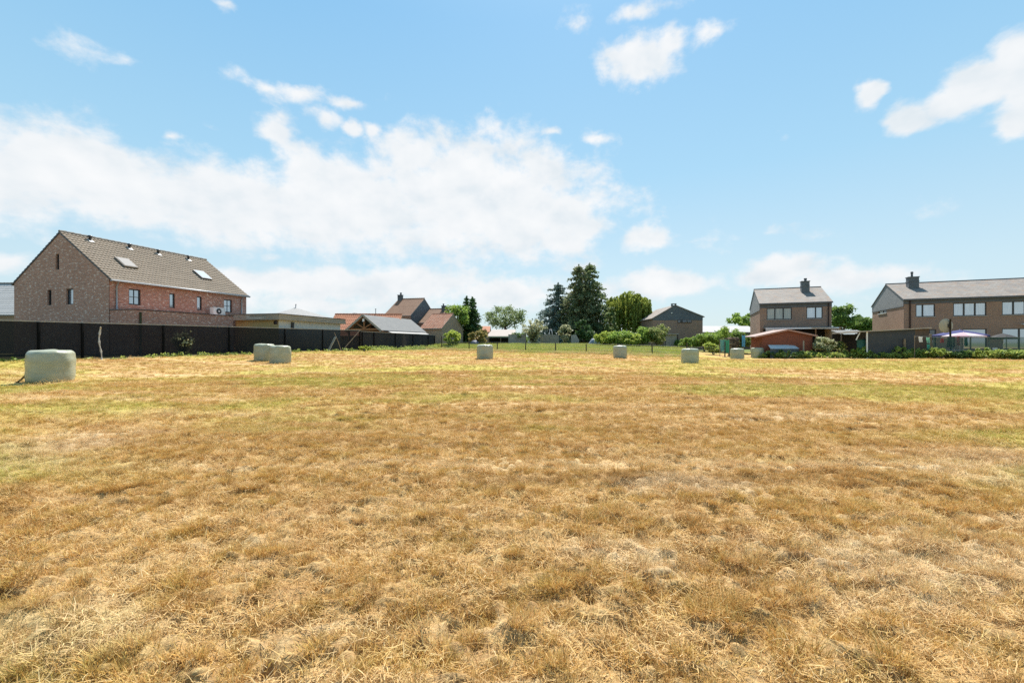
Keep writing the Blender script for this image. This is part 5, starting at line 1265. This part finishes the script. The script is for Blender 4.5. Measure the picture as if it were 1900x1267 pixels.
def thing_at(name, label, cat, px, Z, group=None, rz=0):
    x = wx(px, Z); g = gz(x, Z); return tag(empty(name, (x, Z, g), rz), label, cat, group), g
def tank():
    Z = 44.0; t, g = thing_at('water_tank', 'green plastic water tank under the outbuilding roof', 'tank', 1600, Z); w = 8.2 / F * Z; z0 = wz(630.5, Z) - g
    mt = pm('green_plastic', (.025, .12, .085), (.02, .09, .065), 2, .4); m = MB(); m.lathe([(w * .9, 0), (w, .06), (w, z0 * .4), (w * 1.04, z0 * .42), (w * 1.04, z0 * .46), (w, z0 * .48), (w, z0 - .08), (w * .94, z0)], n=20); m.build('body', mt, t, True)
    l = MB(); l.lathe([(w * .55, z0 + .001), (w * .55, z0 + .05), (w * .5, z0 + .07)], n=16); l.build('lid', mt, t)
tank()
for px, top, Z, lab in ((1630.5, 629, 43.2, 'short grey timber post before the dark outbuilding, left of its fellow'), (1678.5, 628, 41.8, 'short mossy timber post before the dark outbuilding, right of its fellow'), (1726.5, 619.5, 40.6, 'taller timber post holding the washing line')):
    x = wx(px, Z); g = gz(x, Z); zt = wz(top, Z) - g; m = MB(); m.tube([(0, 0, -.3), (.015, 0, zt * .5), (0, 0, zt - .06), (0, 0, zt)], [.105, .10, .095, .06], 9); o = m.build('timber_post', M['post_wood']); o.location = (x, Z, g); tag(o, lab, 'post', 'timber posts along the garden edge')
stick('prop', 'pale log leaning on the left timber post', 'log', (1619, 652), (1627, 642), 43.1, 43.1, .17, M['grey_wood'])

def dish():
    Z = 40.5; t, g = thing_at('satellite_dish', 'large round beige satellite dish on a dark mast', 'satellite dish', 1758.5, Z); zc = wz(604.5, Z) - g; r = 13.2 / F * Z; dx = wx(1754.6, Z) - wx(1758.5, Z)
    m = MB(); n = 28; P = []
    for (q, dpt) in ((.02, .0), (.5, .03), (.85, .09), (1, .14)): P.append([(dx + r * q * math.cos(2*math.pi*k/n), -.05 - .0 + dpt * 1.0 - .12, zc + r * q * math.sin(2*math.pi*k/n)) for k in range(n)])
    for A, B_ in zip(P, P[1:]):
        for k in range(n): m.poly([A[k], A[(k+1) % n], B_[(k+1) % n], B_[k]]); m.poly([tuple(np.add(p, (0, .02, 0))) for p in (A[k], B_[k], B_[(k+1) % n], A[(k+1) % n])])
    m.poly(P[0][::-1]); m.build('reflector', pm('beige_dish', (.40, .36, .28), (.34, .30, .23), 2, .6), t)
    p = MB(); p.tube([(0, -.24, -.2), (0, -.24, zc + r * .95)], .075, 10); p.build('mast', M['pole_dark'], t, True)
    a = MB(); a.beam((0, -.2, zc), (dx, -.10, zc), .12, .3); a.build('bracket', M['pole_dark'], t)
dish()
def parasol(px, Z, ytop, yrim, wpx, label, mats, seed):
    t, g = thing_at('parasol', label, 'parasol', px, Z); zt = wz(ytop, Z) - g; zr = wz(yrim, Z) - g; r = wpx / F * Z / 2; n = 8
    m = MB(); A = [(r * math.cos(2*math.pi*(k+.3)/n), r * math.sin(2*math.pi*(k+.3)/n), zr) for k in range(n)]; Bm = [(x * .5, y * .5, zr + (zt - zr) * .58) for x, y, z in A]
    for k in range(n):
        k2 = (k + 1) % n; m.poly([Bm[k], Bm[k2], (0, 0, zt)], k % len(mats)); m.poly([A[k], A[k2], Bm[k2], Bm[k]], k % len(mats)); d = lambda p: (p[0] * .99, p[1] * .99, p[2] - .16); m.poly([d(A[k]), d(A[k2]), A[k2], A[k]], k % len(mats))
    m.build('canopy', mats, t); p = MB(); p.tube([(0, 0, 0), (0, 0, zt + .08)], .025, 8); p.build('pole', M['white_metal'], t); b_ = MB(); b_.lathe([(.3, 0), (.3, .06), (.08, .1)], n=14); b_.build('foot', M['concrete'], t)
def cloth_mat(name, c, trans=.35):
    m, nt, out = new_mat(name); b = NT(nt); p = b.n('BsdfPrincipled', i_Roughness=.85); p.inputs['Base Color'].default_value = (*c, 1); t = b.n('BsdfTranslucent'); t.inputs[0].default_value = (*c, 1)
    x = b.n('MixShader'); x.inputs[0].default_value = trans; b.l(p.outputs[0], x.inputs[1]); b.l(t.outputs[0], x.inputs[2]); b.l(x.outputs[0], out.inputs[0]); return m
parasol(1781, 43.5, 612, 622, 80, 'navy blue parasol behind the pink one', [cloth_mat('navy_cloth', (.045, .055, .20))], 1)
parasol(1788, 41.0, 616.5, 623.5, 62, 'pink and white parasol in front of the navy one', [cloth_mat('pink_cloth', (.58, .40, .46)), cloth_mat('white_cloth', (.64, .57, .60))], 2)
parasol(1861, 42.0, 618.5, 626, 40, 'black closed-topped parasol near the terrace window', [cloth_mat('black_cloth', (.02, .02, .022), .1)], 3)

def garment(px0, px1, y0, y1, Z, name, label, mat, seed, lobes=0):
    """a cloth that hangs with soft folds from its top edge"""
    w = (px1 - px0) / F * Z; x = wx((px0 + px1) / 2, Z); zt = wz(y0, Z); hgt = (y1 - y0) / F * Z; g = np.random.default_rng(seed); nx, nz = 12, 8; V = []
    for j in range(nz + 1):
        for i in range(nx + 1):
            u, v = i / nx, j / nz; half = w / 2 * (1 - .15 * v * math.sin(seed) - lobes * (.45 if v > .35 else 0)); wav = .05 * math.sin(u * 14 + seed + v * 2) * (.3 + v)
            V.append(((u - .5) * 2 * half, wav, -hgt * v - .06 * hgt * math.sin(u * math.pi) * (1 - v) + .04 * hgt * math.sin(u * 9 + seed) * v))
    m = MB(); m.v = V + [(a, c + .012, d_) for a, c, d_ in V]; k = (nx + 1) * (nz + 1)
    for j in range(nz):
        for i in range(nx):
            a = j * (nx + 1) + i; q = (a, a + nx + 1, a + nx + 2, a + 1); m.f += [q, tuple(z + k for z in q[::-1])]; m.mi += [0, 0]
    o = m.build(name, mat, None, True); o.location = (x, Z, zt); tag(o, label, 'laundry' if name != 'tarpaulin' else 'tarpaulin'); return o
garment(1705, 1712, 624.5, 634.5, 40.55, 'shirt', 'small white shirt at the left end of the washing line', cloth_mat('white_cotton', (.74, .73, .70)), 1, .3)
garment(1719, 1725, 626, 636.5, 40.5, 'towel', 'mint green towel on the washing line beside the tall timber post', cloth_mat('mint_cloth', (.36, .66, .50)), 2)
garment(1720, 1725, 638.5, 652, 40.1, 'sheet', 'teal cloth hanging below the mint green towel', cloth_mat('teal_cloth', (.08, .34, .27)), 3)
garment(1745, 1751, 628, 635.5, 40.3, 'red_cloth', 'small bright red garment on the washing line', cloth_mat('red_cloth', (.55, .06, .06)), 4)
garment(1758, 1772, 624.5, 644, 40.2, 'blanket', 'dark brown blanket hanging below the dish', cloth_mat('dark_cloth', (.055, .045, .04), .1), 5)
garment(1776.5, 1781.5, 622.5, 640, 40.15, 'shirt', 'narrow dull red shirt beside the dark blanket', cloth_mat('dull_red_cloth', (.45, .12, .12)), 6)
garment(1790, 1795.5, 624, 642, 40.0, 'jacket', 'dark green jacket at the right end of the washing line', cloth_mat('dark_green_cloth', (.02, .11, .075), .15), 7)
ln = MB(); pa = Vector((wx(1697, 40.6), 40.6, wz(624, 40.6))); pb = Vector((wx(1800, 40.0), 40.0, wz(622.5, 40))); ln.tube([pa, pa.lerp(pb, .3) - Vector((0, 0, .05)), pa.lerp(pb, .7) - Vector((0, 0, .06)), pb], .012, 5)
LT = tag(empty('washing_line', (0, 0, 0)), 'thin washing line strung between two slim poles', 'washing line'); ln.build('line', M['zinc'], LT)
for p in (pa, pb): m = MB(); m.tube([(p.x, p.y + .0, gz(p.x, p.y) - .3), (p.x, p.y, p.z + .05)], .03, 8); m.build('pole', M['post_wood'], LT)
m = garment(1336.5, 1344, 629.5, 652, 50.1, 'tarpaulin', 'faded teal tarpaulin hanging beside the green one at the field edge', cloth_mat('teal_tarp', (.16, .36, .34), .3), 8); m2 = garment(1344.5, 1353, 630, 654.5, 50.0, 'tarpaulin', 'green tarpaulin hanging behind the bales at the field edge', cloth_mat('green_tarp', (.07, .32, .20), .3), 9)
garment(1376.5, 1382.5, 621.5, 643, 49.5, 'tarpaulin', 'bright blue cloth hanging upright left of the red shed', cloth_mat('blue_tarp', (.12, .36, .52), .3), 10)
TP = tag(empty('rail_frame', (0, 0, 0)), 'simple pole frame that carries the teal and green tarpaulins', 'frame')
for px in (1336, 1353.5): x = wx(px, 50.12); mm = MB(); mm.tube([(x, 50.16, gz(x, 50.1) - .3), (x, 50.16, wz(629, 50.1))], .035, 8); mm.build('pole', M['post_wood'], TP)
mm = MB(); mm.tube([(wx(1335, 50.1), 50.13, wz(629.4, 50.1)), (wx(1354, 50.1), 50.13, wz(629.8, 50.1))], .02, 6); mm.build('rail', M['post_wood'], TP)
BP = tag(empty('cloth_pole', (0, 0, 0)), 'slim pole holding up the bright blue cloth', 'pole'); x = wx(1379.5, 49.55); mm = MB(); mm.tube([(x, 49.56, gz(x, 49.5) - .3), (x, 49.56, wz(621, 49.5))], .03, 8); mm.build('pole', M['post_wood'], BP)

def wood_pile():
    Z = 51.0; t, g = thing_at('wood_pile', 'dark stack of firewood between the tarpaulins and the blue cloth', 'wood pile', 1362, Z); w = 16 / F * Z; gr = np.random.default_rng(5); z = .1; r_ = 0
    while z < wz(627, Z) - g:
        for x in np.arange(-w / 2 + (.1 if r_ % 2 else 0), w / 2, .2):
            m = MB(); rr = gr.uniform(.075, .1); m.tube([(x, -.4 + gr.uniform(-.06, .06), z), (x, .4, z)], rr, 8); m.build('log', M['bark'] if gr.uniform() < .6 else M['post_wood'], t)
        z += .17; r_ += 1
wood_pile()

def mesh_fence():
    root = tag(empty('mesh_fence', (0, 0, 0)), 'green mesh garden fence behind the bushes at the right edge', 'fence'); P = []
    for px in (1733, 1768, 1802, 1836, 1868, 1905, 1945):
        Y = 40.3 - (px - 1733) / 167 * 2.6; x = wx(px, Y); P.append((x, Y, gz(x, Y), wz(626, Y)))
    n = MB()
    for p, q in zip(P, P[1:]): n.poly([(p[0], p[1], p[2]), (q[0], q[1], q[2]), (q[0], q[1], q[3]), (p[0], p[1], p[3])])
    n.build('mesh_panel', M['green_net'], root); r = MB()
    for p, q in zip(P, P[1:]): r.tube([(p[0], p[1], p[3]), (q[0], q[1], q[3])], .018, 6); r.tube([(p[0], p[1], p[2] + .55), (q[0], q[1], q[2] + .55)], .012, 6)
    r.build('rail', M['mesh_post'], root)
    for p in P: m = MB(); m.tube([(p[0], p[1] + .03, p[2] - .3), (p[0], p[1] + .03, p[3] + .06)], .035, 8); m.build('post', M['mesh_post'], root)
M['mesh_post'] = pm('green_grey_post', (.10, .14, .12), (.07, .10, .085), 4, .6)
mesh_fence()
def compost():
    Z = 39.3; t, g = thing_at('wire_bin', 'grey wire compost bin among the bushes', 'compost bin', 1783, Z); w = 1.45; m = MB()
    for z in (.15, .35, .55, .75): 
        for a, c in (((-w/2,0,z),(w/2,0,z)), ((-w/2,.9,z),(w/2,.9,z)), ((-w/2,0,z),(-w/2,.9,z)), ((w/2,0,z),(w/2,.9,z))): m.tube([a, c], .012, 5)
    for x in np.linspace(-w/2, w/2, 9):
        for y in (0, .9): m.tube([(x, y, 0), (x, y, .85)], .01, 5)
    m.build('wire_cage', M['zinc'], t); f = MB(); f.lathe([(.62, 0), (.58, .3), (.3, .5), (.05, .58)], (0, .45, 0), 12); f.build('heap', M['concrete'], t)
    t, g = thing_at('garden_chair', 'white garden chair behind the green mesh fence', 'chair', 1853, 40.6); s = MB(); s.box((-.24, -.22, .40), (.24, .22, .44)); s.build('seat', M['white_metal'], t)
    bk = MB(); bk.prism([(-.24, .2, .46), (.24, .2, .46), (.22, .32, .9), (-.22, .32, .9)], (0, .03, 0)); bk.build('backrest', M['white_metal'], t)
    for x in (-.22, .18):
        for y in (-.2, .16): l = MB(); l.box((x, y, 0), (x + .04, y + .04, .4)); l.build('leg', M['white_metal'], t)
compost()

# ------------------------------------------------------------------ garden things in the middle distance
def middle():
    zb = .85; Z = 76.0; h = House('low_shed', (wx(905, Z), Z), R(-2), zb, 'low open shed with a brownish grey roof behind the meadow', 'shed'); W = wx(952, Z) - wx(905, Z); zr = wz(612.5, Z + 3) - zb; ze = wz(625, Z) - zb
    r = MB(); r.prism([(-.3, -.3, ze), (W + .2, -.3, ze), (W + .4, 3.6, zr), (.5, 3.6, zr)], (0, 0, .1)); r.build('roof', pm('brown_grey_roof', (.30, .25, .22), (.25, .205, .18), 1, .7), h.root)
    f = MB(); f.box((-.3, -.36, ze - .1), (W + .2, -.305, ze + .12)); f.build('fascia', pm('pale_fascia', (.44, .44, .33), (.36, .36, .27), 2, .7), h.root)
    bk = MB(); bk.box((0, 2.6, -.5), (W, 2.75, ze + .5)); bk.build('back_wall', M['shade_in'], h.root)
    for x in (.05, W * .5, W - .15): p = MB(); p.box((x, -.2, -.5), (x + .12, -.08, ze - .003)); p.build('post', M['post_wood'], h.root)
    b2 = House('red_roof_house', (wx(884, 95), 95.0), R(0), .9, 'red tiled roof peeping out behind the rusty shrub', 'house'); W = wx(908, 95) - wx(884, 95); ze = wz(616, 95) - .9; zr = wz(606, 98) - .9
    shell(b2, W, 6, ze, zr, M['old_brick']); gable_roof(b2.root, W, 6, ze, zr, M['red_tiles'], None, .2, .1, .1, None, M['red_tiles'])
    # garden walls
    def wall(name, label, px0, px1, yt, Z, mat, th=.2):
        x0, x1 = wx(px0, Z), wx(px1, Z); g = gz((x0 + x1) / 2, Z); m = MB(); n = max(2, int((x1 - x0) / 1.9)); zt = wz(yt, Z) - g
        for i in range(n): m.box(((x1 - x0) * i / n + .004, 0, -.4), ((x1 - x0) * (i + 1) / n - .05, th * .6, zt))
        for i in range(n + 1): q = (x1 - x0) * i / n; m.box((q - .07, -.03, -.4), (q + .03, th * .8, zt + .05))
        o = m.build(name, mat); o.location = (x0, Z, g); tag(o, label, 'wall'); return o
    wall('garden_wall', 'grey concrete panel wall below the low green bush', 944, 976, 620.5, 71, M['concrete'])
    wall('garden_wall', 'grey concrete panel wall at the foot of the blue spruce', 1003, 1037, 621, 72, M['concrete'])
    t, g = thing_at('garden_arch', 'small white arch standing behind the garden wall', 'arch', 1022, 73); w = .3; zt = wz(610, 73) - g; m = MB(); m.tube([(-w, 0, 0), (-w * .8, 0, zt * .75), (-w * .35, 0, zt * .97), (w * .35, 0, zt * .97), (w * .8, 0, zt * .75), (w, 0, 0)], .04, 8); m.build('hoop', M['white_metal'], t, True)
    t, g = thing_at('concrete_slab', 'tilted grey concrete slab under the dark shrub', 'slab', 1067, 68.5); m = MB(); zt = wz(620.5, 68.5) - g; m.prism([(-.65, 0, 0), (.6, 0, 0), (.62, 0, zt * .55), (.15, 0, zt), (-.6, 0, zt * .95)], (0, .25, 0)); m.build('panel', M['concrete'], t)
    def heap(name, label, px, Z, wpx, yt, mat, cat, seed):
        t, g = thing_at(name, label, cat, px, Z); w = wpx / F * Z / 2; zt = wz(yt, Z) - g; m = MB(); gr = np.random.default_rng(seed); n, k = 18, 5
        for j in range(k + 1):
            for i in range(n): a = 2 * math.pi * i / n; q = math.cos(j / k * 1.5); m.v.append((w * q * math.cos(a) * gr.uniform(.85, 1.1), .8 * q * math.sin(a), zt * math.sin(j / k * 1.5) * gr.uniform(.86, 1.05) - .03))
        for j in range(k):
            for i in range(n): a = j * n + i; b_ = j * n + (i + 1) % n; m.f.append((a, b_, b_ + n, a + n)); m.mi.append(0)
        m.f.append(tuple(k * n + i for i in range(n))); m.mi.append(0); m.build('cover', mat, t, True)
    heap('covered_pile', 'pile under a blue grey tarpaulin left of the lime hedge bush', 1103, 67, 26, 627, pm('blue_grey_tarp', (.20, .25, .30), (.13, .16, .20), 3, .6), 'pile', 1)
    heap('covered_pile', 'low pile under a dark blue tarpaulin near the brick shed', 881, 66, 20, 630.5, pm('dark_blue_tarp', (.05, .065, .11), (.035, .045, .07), 3, .6), 'pile', 2)
    heap('brush_heap', 'heap of dead brushwood on the carport canopy edge', 719, 55.5, 16, 603.5, M['post_wood'], 'brush heap', 3)
middle()
